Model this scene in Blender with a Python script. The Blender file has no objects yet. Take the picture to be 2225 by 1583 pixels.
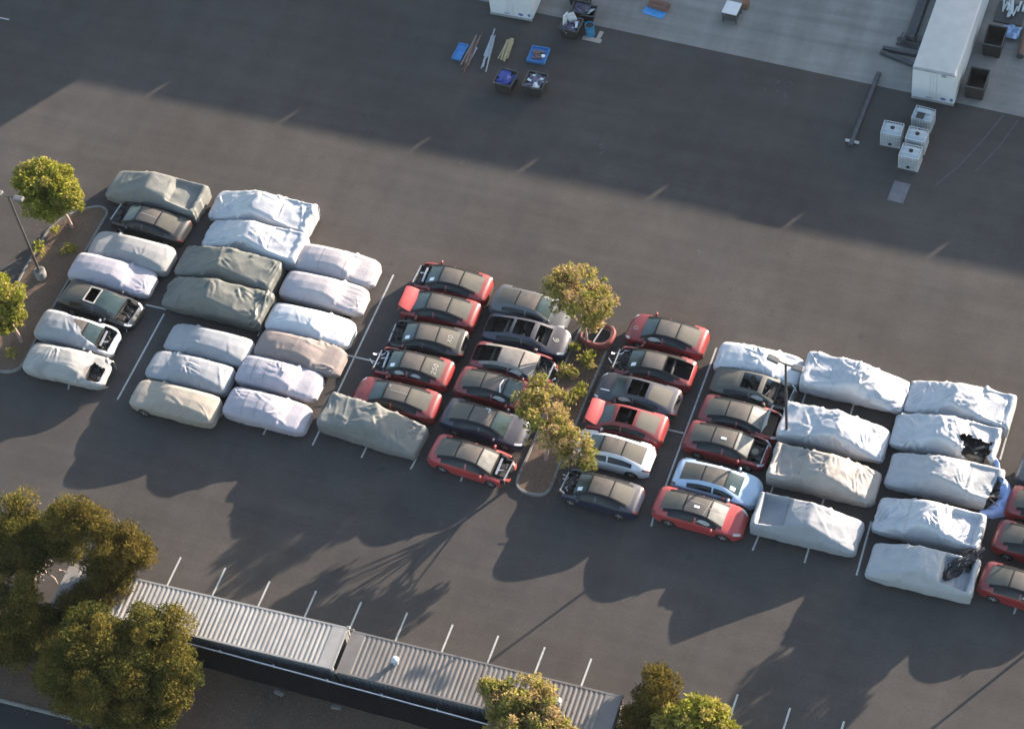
SKY_STRENGTH = 0.125; SUN_STRENGTH = 5.0; HAZE = 0.00003; EXPOSURE = 1.95
import bpy, math, random
import numpy as np
from mathutils import Vector, Matrix

SC = bpy.context.scene
COL = SC.collection
PI = math.pi

# ------------------------------------------------------------------ camera
CAM = np.array([36.88922, -72.07064, 112.70975])
RT = np.array([0.93981584, 0.32721734, -0.0983616])
UP = np.array([-0.21467568, 0.78944299, 0.5750601])
FW = np.array([-0.26582051, 0.51933474, -0.81217663])
FPX = 5366.05

def at(px, py, z=0.0):
    """where the line of sight through a photograph pixel meets the height z"""
    v = FW + RT * (px - 1112.5) / FPX - UP * (py - 791.5) / FPX
    t = (z - CAM[2]) / v[2]
    p = CAM + v * t
    return Vector((p[0], p[1], z))

cd = bpy.data.cameras.new('camera')
cam = bpy.data.objects.new('camera', cd)
COL.objects.link(cam)
M = Matrix(((RT[0], UP[0], -FW[0], CAM[0]), (RT[1], UP[1], -FW[1], CAM[1]), (RT[2], UP[2], -FW[2], CAM[2]), (0, 0, 0, 1)))
cam.matrix_world = M
cd.sensor_fit = 'HORIZONTAL'; cd.sensor_width = 36.0
cd.lens = FPX / 2225.0 * 36.0
cd.clip_start = 1.0; cd.clip_end = 2000.0
SC.camera = cam

# ------------------------------------------------------------------ light
SUN_AZ, SUN_EL = 57.0, 11.5
w = bpy.data.worlds.new('World'); SC.world = w; w.use_nodes = True
nt = w.node_tree; nt.nodes.clear()
sky = nt.nodes.new('ShaderNodeTexSky'); sky.sky_type = 'NISHITA'; sky.sun_disc = False
sky.sun_elevation = math.radians(SUN_EL)
sky.sun_rotation = math.radians(90.0 - SUN_AZ)
sky.air_density = 1.0; sky.dust_density = 1.0; sky.ozone_density = 1.0
bg = nt.nodes.new('ShaderNodeBackground'); bg.inputs['Strength'].default_value = SKY_STRENGTH
wo = nt.nodes.new('ShaderNodeOutputWorld')
nt.links.new(sky.outputs[0], bg.inputs[0]); nt.links.new(bg.outputs[0], wo.inputs[0])
sd = bpy.data.lights.new('sun', 'SUN'); sd.energy = SUN_STRENGTH; sd.angle = math.radians(0.38); sd.color = (1.0, 0.85, 0.71)
so = bpy.data.objects.new('sun', sd); COL.objects.link(so)
dv = Vector((math.cos(math.radians(SUN_EL)) * math.cos(math.radians(SUN_AZ)), math.cos(math.radians(SUN_EL)) * math.sin(math.radians(SUN_AZ)), math.sin(math.radians(SUN_EL))))
so.rotation_euler = dv.to_track_quat('Z', 'Y').to_euler(); so.location = dv * 200
vs = SC.view_settings
vs.view_transform = 'Standard'; vs.look = 'None'; vs.gamma = 1.0; vs.exposure = EXPOSURE; vs.use_curve_mapping = False

# ------------------------------------------------------------------ materials
MATS = {}
def mat(name, c, rough=0.6, metal=0.0, var=0.15, scale=3.0, bump=0.0, bscale=25.0, dust=0.0, dcol=(0.085, 0.075, 0.062), coat=0.0, spec=0.5, stain=0.0, scol=(0.05, 0.04, 0.035)):
    if name in MATS: return MATS[name]
    m = bpy.data.materials.new(name); m.use_nodes = True
    n = m.node_tree.nodes; L = m.node_tree.links
    b = n['Principled BSDF']
    b.inputs['Roughness'].default_value = rough; b.inputs['Metallic'].default_value = metal
    b.inputs['Specular IOR Level'].default_value = spec
    if coat: b.inputs['Coat Weight'].default_value = coat; b.inputs['Coat Roughness'].default_value = 0.08
    tc = n.new('ShaderNodeTexCoord'); oi = n.new('ShaderNodeObjectInfo')
    ad = n.new('ShaderNodeVectorMath'); ad.operation = 'ADD'
    L.new(tc.outputs['Object'], ad.inputs[0]); L.new(oi.outputs['Location'], ad.inputs[1])
    no = n.new('ShaderNodeTexNoise'); no.inputs['Scale'].default_value = scale; no.inputs['Detail'].default_value = 6; no.inputs['Roughness'].default_value = 0.6
    L.new(ad.outputs[0], no.inputs['Vector'])
    r = n.new('ShaderNodeValToRGB'); L.new(no.outputs['Fac'], r.inputs[0])
    r.color_ramp.elements[0].position = 0.3; r.color_ramp.elements[1].position = 0.7
    r.color_ramp.elements[0].color = tuple(max(0, x * (1 - var)) for x in c) + (1,)
    r.color_ramp.elements[1].color = tuple(min(1, x * (1 + var)) for x in c) + (1,)
    out = r.outputs[0]
    if stain:
        n2 = n.new('ShaderNodeTexNoise'); n2.inputs['Scale'].default_value = scale * 0.37; n2.inputs['Detail'].default_value = 8
        L.new(ad.outputs[0], n2.inputs['Vector'])
        r2 = n.new('ShaderNodeValToRGB'); L.new(n2.outputs['Fac'], r2.inputs[0])
        r2.color_ramp.elements[0].position = 0.52; r2.color_ramp.elements[1].position = 0.75
        r2.color_ramp.elements[1].color = (stain, stain, stain, 1)
        mx = n.new('ShaderNodeMixRGB'); L.new(r2.outputs[0], mx.inputs[0]); L.new(out, mx.inputs[1]); mx.inputs[2].default_value = scol + (1,)
        out = mx.outputs[0]
    if dust:   # settled dust lies on faces that look up
        ge = n.new('ShaderNodeNewGeometry'); sx = n.new('ShaderNodeSeparateXYZ'); L.new(ge.outputs['Normal'], sx.inputs[0])
        n3 = n.new('ShaderNodeTexNoise'); n3.inputs['Scale'].default_value = 1.7; n3.inputs['Detail'].default_value = 7; n3.inputs['Roughness'].default_value = 0.7
        L.new(ad.outputs[0], n3.inputs['Vector'])
        mr = n.new('ShaderNodeMapRange'); mr.inputs[1].default_value = 0.25; mr.inputs[2].default_value = 0.85; L.new(sx.outputs['Z'], mr.inputs[0])
        m3 = n.new('ShaderNodeMapRange'); m3.inputs[1].default_value = 0.25; m3.inputs[2].default_value = 0.6; m3.inputs[3].default_value = 0.45; m3.inputs[4].default_value = 1.0; L.new(n3.outputs['Fac'], m3.inputs[0])
        mu = n.new('ShaderNodeMath'); mu.operation = 'MULTIPLY'; L.new(mr.outputs[0], mu.inputs[0]); L.new(m3.outputs[0], mu.inputs[1])
        mu2 = n.new('ShaderNodeMath'); mu2.operation = 'MULTIPLY'; L.new(mu.outputs[0], mu2.inputs[0]); mu2.inputs[1].default_value = dust
        mx = n.new('ShaderNodeMixRGB'); L.new(mu2.outputs[0], mx.inputs[0]); L.new(out, mx.inputs[1]); mx.inputs[2].default_value = dcol + (1,)
        out = mx.outputs[0]
        mr2 = n.new('ShaderNodeMapRange'); L.new(mu2.outputs[0], mr2.inputs[0]); mr2.inputs[3].default_value = rough; mr2.inputs[4].default_value = 0.85
        L.new(mr2.outputs[0], b.inputs['Roughness'])
    L.new(out, b.inputs['Base Color'])
    if bump:
        nb = n.new('ShaderNodeTexNoise'); nb.inputs['Scale'].default_value = bscale; nb.inputs['Detail'].default_value = 5
        L.new(ad.outputs[0], nb.inputs['Vector'])
        bu = n.new('ShaderNodeBump'); bu.inputs['Strength'].default_value = 1.0; bu.inputs['Distance'].default_value = bump
        L.new(nb.outputs['Fac'], bu.inputs['Height']); L.new(bu.outputs[0], b.inputs['Normal'])
    MATS[name] = m
    return m

def leafmat(name):
    m = bpy.data.materials.new(name); m.use_nodes = True
    n = m.node_tree.nodes; L = m.node_tree.links; n.clear()
    a = n.new('ShaderNodeVertexColor'); a.layer_name = 'leaf'
    d = n.new('ShaderNodeBsdfDiffuse'); t = n.new('ShaderNodeBsdfTranslucent'); x = n.new('ShaderNodeMixShader'); x.inputs[0].default_value = 0.4
    o = n.new('ShaderNodeOutputMaterial')
    L.new(a.outputs[0], d.inputs[0]); L.new(a.outputs[0], t.inputs[0]); L.new(d.outputs[0], x.inputs[1]); L.new(t.outputs[0], x.inputs[2]); L.new(x.outputs[0], o.inputs[0])
    return m
LEAF = leafmat('foliage')

# ------------------------------------------------------------------ object helpers
def link(name, me, parent=None, loc=None, rz=0.0):
    o = bpy.data.objects.new(name, me); COL.objects.link(o)
    if parent: o.parent = parent
    if loc is not None: o.location = loc
    if rz: o.rotation_euler.z = rz
    return o
def tag(o, label, cat, group=None, kind=None):
    if label: o['label'] = label
    if cat: o['category'] = cat
    if group: o['group'] = group
    if kind: o['kind'] = kind
    return o
def thing(name, label, cat, loc=(0, 0, 0), rz=0.0, group=None):
    return tag(link(name, None, None, loc, rz), label, cat, group)
class MB:
    """collects shapes for one mesh"""
    def __init__(s): s.v = []; s.f = []; s.mi = []; s.m = 0
    def add(s, v, f):
        k = len(s.v); s.v += [tuple(p) for p in v]; s.f += [tuple(i + k for i in q) for q in f]; s.mi += [s.m] * len(f)
    def box(s, x0, x1, y0, y1, z0, z1, mtx=None, bev=0.0):
        if bev:
            b = min(bev, (x1 - x0) * .45, (y1 - y0) * .45)
            ring = [(x0 + b, y0), (x1 - b, y0), (x1, y0 + b), (x1, y1 - b), (x1 - b, y1), (x0 + b, y1), (x0, y1 - b), (x0, y0 + b)]
            cx, cy = (x0 + x1) / 2, (y0 + y1) / 2
            bz = min(bev, (z1 - z0) * .45)
            sx, sy = 1 - bz / ((x1 - x0) / 2), 1 - bz / ((y1 - y0) / 2)
            top = [(cx + (x - cx) * sx, cy + (y - cy) * sy) for x, y in ring]
            v = [(x, y, z0) for x, y in ring] + [(x, y, z1 - bz) for x, y in ring] + [(x, y, z1) for x, y in top]
            f = [tuple(range(7, -1, -1)), tuple(range(16, 24))]
            for k in (0, 8):
                for i in range(8): j = (i + 1) % 8; f.append((k + i, k + j, k + 8 + j, k + 8 + i))
        else:
            v = [(x, y, z) for z in (z0, z1) for y in (y0, y1) for x in (x0, x1)]
            f = [(0, 2, 3, 1), (4, 5, 7, 6), (0, 1, 5, 4), (2, 6, 7, 3), (0, 4, 6, 2), (1, 3, 7, 5)]
        if mtx is not None: v = [tuple(mtx @ Vector(p)) for p in v]
        s.add(v, f)
    def tube(s, pts, rad, n=8, cap=True):
        pts = [Vector(p) for p in pts]; rs = rad if isinstance(rad, (list, tuple)) else [rad] * len(pts)
        v = []; f = []
        for i, p in enumerate(pts):
            d = (pts[min(i + 1, len(pts) - 1)] - pts[max(i - 1, 0)]).normalized()
            a = d.cross(Vector((0, 0, 1)) if abs(d.z) < 0.95 else Vector((1, 0, 0))).normalized(); b = d.cross(a)
            for k in range(n):
                t = 2 * PI * k / n; v.append(p + (a * math.cos(t) + b * math.sin(t)) * rs[i])
        for i in range(len(pts) - 1):
            for k in range(n):
                j = (k + 1) % n; f.append((i * n + k, i * n + j, (i + 1) * n + j, (i + 1) * n + k))
        if cap: f.append(tuple(range(n - 1, -1, -1))); f.append(tuple(range((len(pts) - 1) * n, len(pts) * n)))
        s.add(v, f)
    def bar(s, a, b, w=0.05, h=0.05):
        a = Vector(a); b = Vector(b); d = (b - a); l = d.length; d.normalize()
        q = d.to_track_quat('X', 'Z').to_matrix().to_4x4(); q.translation = a
        s.box(0, l, -w / 2, w / 2, -h / 2, h / 2, q)
    def lathe(s, prof, cx=0, cy=0, n=16):
        v = []; f = []
        for r, z in prof:
            for k in range(n): t = 2 * PI * k / n; v.append((cx + r * math.cos(t), cy + r * math.sin(t), z))
        for i in range(len(prof) - 1):
            for k in range(n): j = (k + 1) % n; f.append((i * n + k, i * n + j, (i + 1) * n + j, (i + 1) * n + k))
        f.append(tuple(range(n - 1, -1, -1))); f.append(tuple(range((len(prof) - 1) * n, len(prof) * n)))
        s.add(v, f)
    def prism(s, poly, z0, z1):
        n = len(poly); v = [(x, y, z0) for x, y in poly] + [(x, y, z1) for x, y in poly]
        s.add(v, [tuple(range(n - 1, -1, -1)), tuple(range(n, 2 * n))] + [(i, (i + 1) % n, n + (i + 1) % n, n + i) for i in range(n)])
    def sheet(s, poly, z): s.add([(x, y, z) for x, y in poly], [tuple(range(len(poly)))])
    def build(s, name, m, parent=None, loc=None, rz=0.0, smooth=0):
        me = bpy.data.meshes.new(name); me.from_pydata(s.v, [], s.f)
        ms = m if isinstance(m, (list, tuple)) else [m]
        for x in ms: me.materials.append(x)
        if len(ms) > 1: me.polygons.foreach_set('material_index', s.mi)
        if smooth:
            me.shade_smooth(); me.set_sharp_from_angle(angle=math.radians(smooth))
        me.update()
        return link(name, me, parent, loc, rz)

def hsh(i, j, k, s):
    n = (i * 374761393 + j * 668265263 + k * 2147483647 + s * 974634777) & 0xffffffff
    n = ((n ^ (n >> 13)) * 1274126177) & 0xffffffff
    return ((n ^ (n >> 16)) & 0xffff) / 32767.5 - 1.0
def vnoise(x, y, z, s):
    x = np.asarray(x, float); y = np.asarray(y, float) + 0 * x; z = np.asarray(z, float) + 0 * x
    i = np.floor(x).astype(np.int64); j = np.floor(y).astype(np.int64); k = np.floor(z).astype(np.int64)
    u = x - i; v = y - j; q = z - k
    u = u * u * (3 - 2 * u); v = v * v * (3 - 2 * v); q = q * q * (3 - 2 * q)
    r = 0
    for a in (0, 1):
        for b in (0, 1):
            for c in (0, 1):
                r = r + hsh(i + a, j + b, k + c, s) * (u if a else 1 - u) * (v if b else 1 - v) * (q if c else 1 - q)
    return r
def smooth1(a, k, axis):
    for _ in range(k):
        n = a.shape[axis]
        lo = np.take(a, [0] + list(range(n - 1)), axis); hi = np.take(a, list(range(1, n)) + [n - 1], axis)
        b = 0.25 * lo + 0.5 * a + 0.25 * hi
        if axis == 0: b[0] = a[0]; b[-1] = a[-1]
        else: b[:, 0] = a[:, 0]; b[:, -1] = a[:, -1]
        a = b
    return a
def grid_normals(P):
    du = np.gradient(P, axis=0); dv_ = np.gradient(P, axis=1)
    n = np.cross(du, dv_); l = np.linalg.norm(n, axis=2, keepdims=True); l[l < 1e-9] = 1
    return n / l
def grid_part(P, N, cells, name, m, parent, off=0.0, fn=None):
    """a mesh from some cells of a grid of points, keeping the normals of the whole grid"""
    idx = {}; v = []; nn = []; f = []
    for (i, j) in cells:
        q = []
        for a, b in ((i, j), (i + 1, j), (i + 1, j + 1), (i, j + 1)):
            k = idx.get((a, b))
            if k is None:
                k = len(v); idx[(a, b)] = k
                p = P[a, b] + N[a, b] * off; v.append(tuple(fn(p)) if fn else tuple(p)); nn.append(tuple(N[a, b]))
            q.append(k)
        f.append(q)
    me = bpy.data.meshes.new(name); me.from_pydata(v, [], f); me.materials.append(m); me.shade_smooth()
    if not fn: me.normals_split_custom_set_from_vertices(nn)
    me.update()
    return link(name, me, parent)
# ------------------------------------------------------------------ vehicle materials
def paint(name, c, dust=0.25): return mat('paint_' + name, c, rough=0.34, var=0.08, scale=1.5, dust=dust, coat=0.35)
RED = paint('red', (0.215, 0.022, 0.024), 0.24)
BRIGHT_OR_SUNLIT_RED = paint('bright_or_sunlit_red', (0.36, 0.05, 0.048), 0.08)  # car colour, and the sunlit tone painted on raised bonnets
BLACK = paint('black', (0.014, 0.015, 0.017), 0.30)
NAVY = paint('navy', (0.018, 0.022, 0.048), 0.4)
GREY = paint('grey', (0.095, 0.10, 0.11), 0.4)
DGREEN = paint('dark_green', (0.035, 0.042, 0.036), 0.6)
WHITE = paint('white', (0.56, 0.58, 0.60), 0.05)
ICE = paint('ice_blue', (0.36, 0.46, 0.58), 0.03)
DIRTYWHITE = paint('dirty_white', (0.36, 0.35, 0.32), 0.4)
PAINTS = dict(red=RED, bright=BRIGHT_OR_SUNLIT_RED, black=BLACK, navy=NAVY, grey=GREY, green=DGREEN, white=WHITE, ice=ICE, dirty=DIRTYWHITE)
GLASS = mat('dusty_glass', (0.020, 0.024, 0.026), rough=0.16, var=0.1, dust=0.93, dcol=(0.128, 0.105, 0.086), spec=0.6)
SCREEN = mat('windscreen_glass', (0.018, 0.040, 0.040), rough=0.10, var=0.4, dust=0.16, dcol=(0.12, 0.125, 0.11), spec=0.8)
REARGLASS = mat('dusty_rear_glass', (0.020, 0.024, 0.024), rough=0.16, var=0.1, dust=0.9, dcol=(0.112, 0.099, 0.076), spec=0.6)
TRIMBLK = mat('black_trim', (0.011, 0.011, 0.012), rough=0.5, spec=0.25)
CRAZED = mat('crazed_glass', (0.22, 0.212, 0.188), rough=0.4, var=0.28, scale=3.0, dust=0.2, spec=0.6, bump=0.012, bscale=4)
SIDEGLASS = mat('side_glass', (0.010, 0.011, 0.012), rough=0.15, var=0.1, dust=0.1, spec=0.3)
DUSTROOF = mat('primer_panel', (0.25, 0.225, 0.205), rough=0.8, var=0.25, scale=2.5, dust=0.3, stain=0.5, scol=(0.08, 0.07, 0.065))
RUBBER = mat('rubber', (0.02, 0.02, 0.021), rough=0.85)
RIM = mat('alloy_rim', (0.52, 0.53, 0.54), rough=0.4, metal=0.5)
DARK = mat('dark_interior', (0.022, 0.021, 0.021), rough=0.8, var=0.4, scale=6, dust=0.25)
SEATM = mat('seat_fabric', (0.05, 0.047, 0.043), rough=0.8, var=0.3, scale=5, dust=0.3)
METAL = mat('bare_metal', (0.42, 0.43, 0.45), rough=0.45, metal=0.5, var=0.25, scale=8)
DMETAL = mat('dull_metal', (0.06, 0.059, 0.058), rough=0.55, metal=0.2, var=0.4, scale=9)
LAMP = mat('lamp_lens', (0.45, 0.47, 0.48), rough=0.15, var=0.2)
TAIL = mat('tail_lens', (0.07, 0.008, 0.008), rough=0.25, dust=.3)
PAPER = mat('paper', (0.82, 0.83, 0.84), rough=0.7, var=0.04)
BAG = mat('airbag_cloth', (0.36, 0.34, 0.32), rough=0.9, var=0.15, scale=6)
CHALK = mat('chalk', (0.30, 0.285, 0.265), rough=0.95, var=0.25, scale=20)
ORANGE = mat('orange_plastic', (0.65, 0.25, 0.05), rough=0.5)

def wheel(parent, x, y, r=0.34, wd=0.22):
    t = MB(); n = 20
    prof = [(r * .62, -wd / 2), (r * .93, -wd / 2), (r, -wd * .32), (r, wd * .32), (r * .93, wd / 2), (r * .62, wd / 2)]
    def ring(pr):
        v = []; f = []
        for q, z in pr:
            for k in range(n):
                a = 2 * PI * k / n; v.append((x + q * math.cos(a), y + z, r + q * math.sin(a)))
        for i in range(len(pr) - 1):
            for k in range(n): j = (k + 1) % n; f.append((i * n + k, (i + 1) * n + k, (i + 1) * n + j, i * n + j))
        return v, f
    t.add(*ring(prof)); o = t.build('wheel', RUBBER, parent, smooth=40)
    s = 1 if y > 0 else -1
    d = MB(); d.add(*ring([(r * .64, s * wd * .36), (r * .55, s * wd * .46)])); d.add(*ring([(r * .17, s * wd * .45), (0.001, s * wd * .47)]))
    for k in range(5):
        a = 2 * PI * k / 5 + x; c, q = math.cos(a), math.sin(a); p = Vector((-q, 0, c)) * 0.045; e = Vector((c, 0, q)); b = Vector((x, y + s * wd * .45, r))
        d.add([b + e * .03 + p, b + e * .03 - p, b + e * r * .6 - p * .8, b + e * r * .6 + p * .8], [(0, 1, 2, 3), (3, 2, 1, 0)])
    d.build('rim', RIM, o)

def interp(t, keys, k):
    return np.interp(t, [a[0] for a in keys], [a[k] for a in keys])

# x, centre height, rail half width, belt height, belt half width
CARK = [(-2.45, .62, .42, .60, .64), (-2.40, .84, .50, .80, .74), (-2.25, 1.02, .62, .90, .83), (-2.0, 1.10, .66, .95, .89), (-1.5, 1.24, .63, .96, .925), (-.9, 1.385, .585, .955, .93),
        (-.3, 1.44, .585, .945, .93), (.25, 1.43, .60, .93, .93), (.6, 1.375, .615, .915, .93), (1.05, 1.17, .665, .90, .925), (1.45, .985, .735, .885, .92), (1.8, .925, .72, .84, .90), (2.1, .85, .66, .77, .85), (2.3, .74, .54, .66, .73), (2.41, .60, .40, .54, .58), (2.45, .50, .32, .46, .50)]

class Shell:
    def __init__(s, L, W):
        s.sx = L / 4.9; s.sy = W / 1.86
        a = np.sin(np.linspace(-PI / 2, PI / 2, 66)) * .45 + np.linspace(-1, 1, 66) * .55
        xs = a * 2.45; s.xs = xs
        cols = [smooth1(interp(xs, CARK, k), 2, 0) for k in range(1, 5)]
        zc, wr, zb, ws = cols; s.zc, s.wr = zc, wr
        arch = np.zeros_like(xs)
        for xw in (-1.43, 1.48):
            d = xs - xw; arch = np.maximum(arch, np.where(np.abs(d) < .385, .33 + np.sqrt(np.maximum(0, .385 ** 2 - d * d)), 0))
        sill = np.maximum(.20 + .06 * (np.abs(xs) > 2.2), arch)
        crown = np.where((xs > -2.1) & (xs < 1.4), .055, .045)
        half = []
        for i in range(len(xs)):
            z1 = max(.52, sill[i] + .03); zr = max(zc[i] - crown[i], zb[i] + .012)
            P = [(ws[i] * .955, sill[i]), (ws[i] * 1.012, z1), (ws[i], zb[i]), (wr[i], zr), (0, zc[i])]
            pts = []
            for k, n in enumerate((3, 3, 5, 6)):
                for q in range(n):
                    u = q / n; y = P[k][0] * (1 - u) + P[k + 1][0] * u; z = P[k][1] * (1 - u) + P[k + 1][1] * u
                    if k == 3: z = zc[i] - (zc[i] - zr) * (y / wr[i]) ** 2
                    if k == 2: y += .03 * math.sin(u * PI)
                    pts.append((y, z))
            pts.append((0, zc[i])); half.append(pts)
        H = np.array(half); m = H.shape[1]; s.m = m
        P = np.zeros((len(xs), 2 * m - 1, 3)); P[:, :, 0] = xs[:, None] * s.sx
        P[:, :m, 1] = -H[:, :, 0] * s.sy; P[:, :m, 2] = H[:, :, 1]
        P[:, m:, 1] = H[:, -2::-1, 0] * s.sy; P[:, m:, 2] = H[:, -2::-1, 1]
        s.P = P; s.N = grid_normals(P)
    def top(s, x, y):
        zc = np.interp(x / s.sx, s.xs, s.zc); return float(zc - .055 * (y / s.sy / .62) ** 2)

def classify(xm, j, fl):
    """part name of a cell of the car's skin; j counts from the sill to the roof's middle"""
    if j >= 12:
        if -.76 < xm < -.68 or .52 < xm < .60: return 'roof_trim'
        if xm > 2.2: return 'front_bumper'
        if xm > 1.43: return 'bonnet'
        if xm > .56: return 'windscreen'
        if xm > -.72: return 'roof_panel'
        if xm > -1.95: return 'rear_window'
        return 'boot_lid' if xm > -2.28 else 'rear_bumper'
    if j >= 10 and -1.75 < xm < 1.38: return 'roof_rail'
    if j == 11: return 'bonnet' if 1.43 < xm <= 2.2 else 'body'
    if j >= 6:
        if -1.5 < xm < 1.12 and 7 <= j <= 9 and not (-.02 < xm < .08): return 'side_window'
        if xm > 2.02 and xm < 2.36 and j <= 9: return 'headlight'
        if xm < -2.12 and j <= 8: return 'tail_light'
        if 1.43 < xm <= 2.2 and j == 10: return 'bonnet'
        return 'body'
    if xm > 2.1: return 'front_bumper'
    if xm < -2.2: return 'rear_bumper'
    if -.98 < xm < 1.02: return 'door_a' if xm > .03 else 'door_b'
    return 'body'

def ribbon(parent, sh, strokes, name='chalk_mark', w=.045, m=None):
    b = MB()
    for st in strokes:
        for (x0, y0), (x1, y1) in zip(st[:-1], st[1:]):
            d = Vector((x1 - x0, y1 - y0, 0)); l = d.length; d.normalize(); q = Vector((-d.y, d.x, 0)) * w / 2; n = max(1, int(l / .15))
            for k in range(n):
                a = Vector((x0, y0, 0)) + d * l * k / n; c = Vector((x0, y0, 0)) + d * l * (k + 1) / n; v = []
                for p in (a - q, c - q, c + q, a + q): v.append((p.x, p.y, sh.top(p.x, p.y) + .014))
                b.add(v, [(0, 1, 2, 3)])
    return b.build(name, m or CHALK, parent)

def box_seat(b, x, y, wd, z=.34):
    b.box(x, x + .5, y - wd / 2, y + wd / 2, z, z + .22, bev=.06)
    mtx = Matrix.Translation((x + .02, y, z + .16)) @ Matrix.Rotation(-.3, 4, 'Y')
    b.box(-.09, .07, -wd / 2, wd / 2, 0, .62, mtx, bev=.05)

def car(label, col, loc, rz, L, W, fl, seed, near=-1):
    """a saloon; fl is a set of words for what is missing or damaged"""
    R = random.Random(seed); fl = set(fl.split())
    root = thing('parked_car', label, 'car', loc, rz, 'wrecked and dusty cars parked in rows')
    m = PAINTS[col]; sh = Shell(L, W); P = sh.P.copy(); N = sh.N
    # dents: collision damage at the front or tail
    if 'dent' in fl or 'nohood' in fl:
        k = np.clip((P[:, :, 0] / sh.sx - 1.7) / .7, 0, 1); P[:, :, 2] += k * .05 * vnoise(P[:, :, 0] * 4, P[:, :, 1] * 4, P[:, :, 2] * 4, seed); P[:, :, 1] += k * .06 * vnoise(P[:, :, 0] * 3, P[:, :, 1] * 3, P[:, :, 2] * 3, seed + 5)
        N = grid_normals(P)
    cells = {}
    for i in range(P.shape[0] - 1):
        xm = (sh.xs[i] + sh.xs[i + 1]) / 2
        for jj in range(P.shape[1] - 1):
            j = jj if jj < sh.m - 1 else 2 * sh.m - 3 - jj; side = 'r' if jj < sh.m - 1 else 'l'
            c = classify(xm, j, fl)
            if 'noroof' in fl and c in ('roof_panel', 'windscreen', 'rear_window', 'roof_trim') and (abs(xm - .56) < .10 or abs(xm + .72) < .10): c = 'body'
            if c in ('side_window', 'headlight', 'tail_light', 'door_a', 'door_b'): c += side
            cells.setdefault(c, []).append((i, jj))
    drop = set()
    if 'nohood' in fl: drop |= {'bonnet'}
    if 'nobumper' in fl: drop |= {'front_bumper', 'headlightl', 'headlightr'}
    if 'norearbumper' in fl: drop |= {'rear_bumper'}
    if 'noroof' in fl: drop |= {'roof_panel'}
    if 'noscreen' in fl: drop |= {'windscreen'}
    if 'norear' in fl: drop |= {'rear_window', 'boot_lid'}
    if 'norearglass' in fl: drop |= {'rear_window'}
    if 'noglass' in fl: drop |= {'side_windowl', 'side_windowr'}
    mats = dict(windscreen=CRAZED if 'crazed' in fl else DUSTROOF if 'primer' in fl else SCREEN, roof_panel=DUSTROOF if 'primer' in fl else GLASS, rear_window=DUSTROOF if 'primer' in fl else REARGLASS, roof_trim=TRIMBLK, roof_rail=m if col in ('white', 'ice', 'dirty', 'grey') or 'noroof' in fl else DUSTROOF if 'primer' in fl else TRIMBLK, headlight=LAMP, tail_light=TAIL, side_window=SIDEGLASS)
    for c, cl in cells.items():
        if c in drop: continue
        base = c[:-1] if c[-1] in 'lr' and c[:-1] in ('side_window', 'headlight', 'tail_light') else c
        nm = base if not c.startswith('door') else 'door'
        fn = None
        if c == 'bonnet' and 'hoodup' in fl:
            hx, hz = 1.43 * sh.sx, .97; a = math.radians(82 if 'steep' in fl else 36)
            def fn(p, hx=hx, hz=hz, a=a):
                dx, dz = p[0] - hx, p[2] - hz; return (hx + dx * math.cos(a) - dz * math.sin(a), p[1], hz + .05 + dx * math.sin(a) + dz * math.cos(a))
        mm = mats.get(base, m)
        if c == 'bonnet' and 'sunlithood' in fl: mm = BRIGHT_OR_SUNLIT_RED  # sun on the raised bonnet is put into a lighter red
        if c == 'bonnet' and 'steep' in fl: mm = BAG
        if nm == 'roof_trim':
            for s_, cc in (('f', [q for q in cl if sh.xs[q[0]] > 0]), ('r', [q for q in cl if sh.xs[q[0]] < 0])):
                if cc: grid_part(P, N, cc, nm, TRIMBLK, root)
            continue
        if nm in ('front_bumper', 'boot_lid') and 'blackend' in fl: mm = BLACK
        o = grid_part(P, N, cl, nm, mm, root, fn=fn)
        if nm == 'door':
            hb = MB(); x0 = sum(P[i, jj, 0] for i, jj in cl) / len(cl) - .28; y0 = (W / 2 + .004) * (1 if c[-1] == 'l' else -1)
            hb.box(x0 - .1, x0 + .1, y0 - .02, y0 + .02, .80, .835); hb.build('door_handle', mm, o)
    # nose and tail closing faces, floor pan
    u = MB(); u.box(-2.1 * sh.sx, 2.05 * sh.sx, -.70 * sh.sy, .70 * sh.sy, .17, .30 if fl & {'noroof', 'norear', 'norearglass', 'noscreen', 'nohood'} else .62)
    if 'nobumper' not in fl: u.box(2.0 * sh.sx, 2.43 * sh.sx, -.48, .48, .24, .47)
    u.box(-2.43 * sh.sx, -2.0 * sh.sx, -.6, .6, .28, .58)
    u.build('underbody', DARK, root)
    for xw in (-1.43, 1.48):
        for s in (-1, 1):
            if 'nowheel' in fl and xw > 0 and s == near: continue
            wheel(root, xw * sh.sx, s * (W / 2 - .13))
    if 'nomirror' not in fl:
        for s in (-1, 1):
            b = MB(); b.box(.88, 1.02, s * (W / 2 + .08) - .1, s * (W / 2 + .08) + .1, .93, 1.06, bev=.04); b.build('side_mirror', m, root, smooth=50)
    if fl & {'nohood'}:
        e = MB(); x0, x1 = 1.42 * sh.sx, 2.2 * sh.sx
        e.box(x0, x1, -.62, .62, .40, .44); e.box(x0 - .05, x0, -.68, .68, .30, .90); e.box(x0, x1, -.70, -.64, .3, .74); e.box(x0, x1, .64, .70, .3, .74)
        for k in range(13):
            x = R.uniform(x0 + .1, x1 - .12); y = R.uniform(-.55, .55); a = R.uniform(.06, .2)
            e.box(x - a, x + a, y - a, y + a, .42, R.uniform(.5, .78), bev=.04)
        for k in range(5):
            y = R.uniform(-.6, .6); e.tube([(x0, y, .8), (x0 + .3, y + R.uniform(-.2, .2), .72), (x1 - .05, R.uniform(-.6, .6), .6)], .025, 6)
        e.build('engine_bay', DARK, root)
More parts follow.
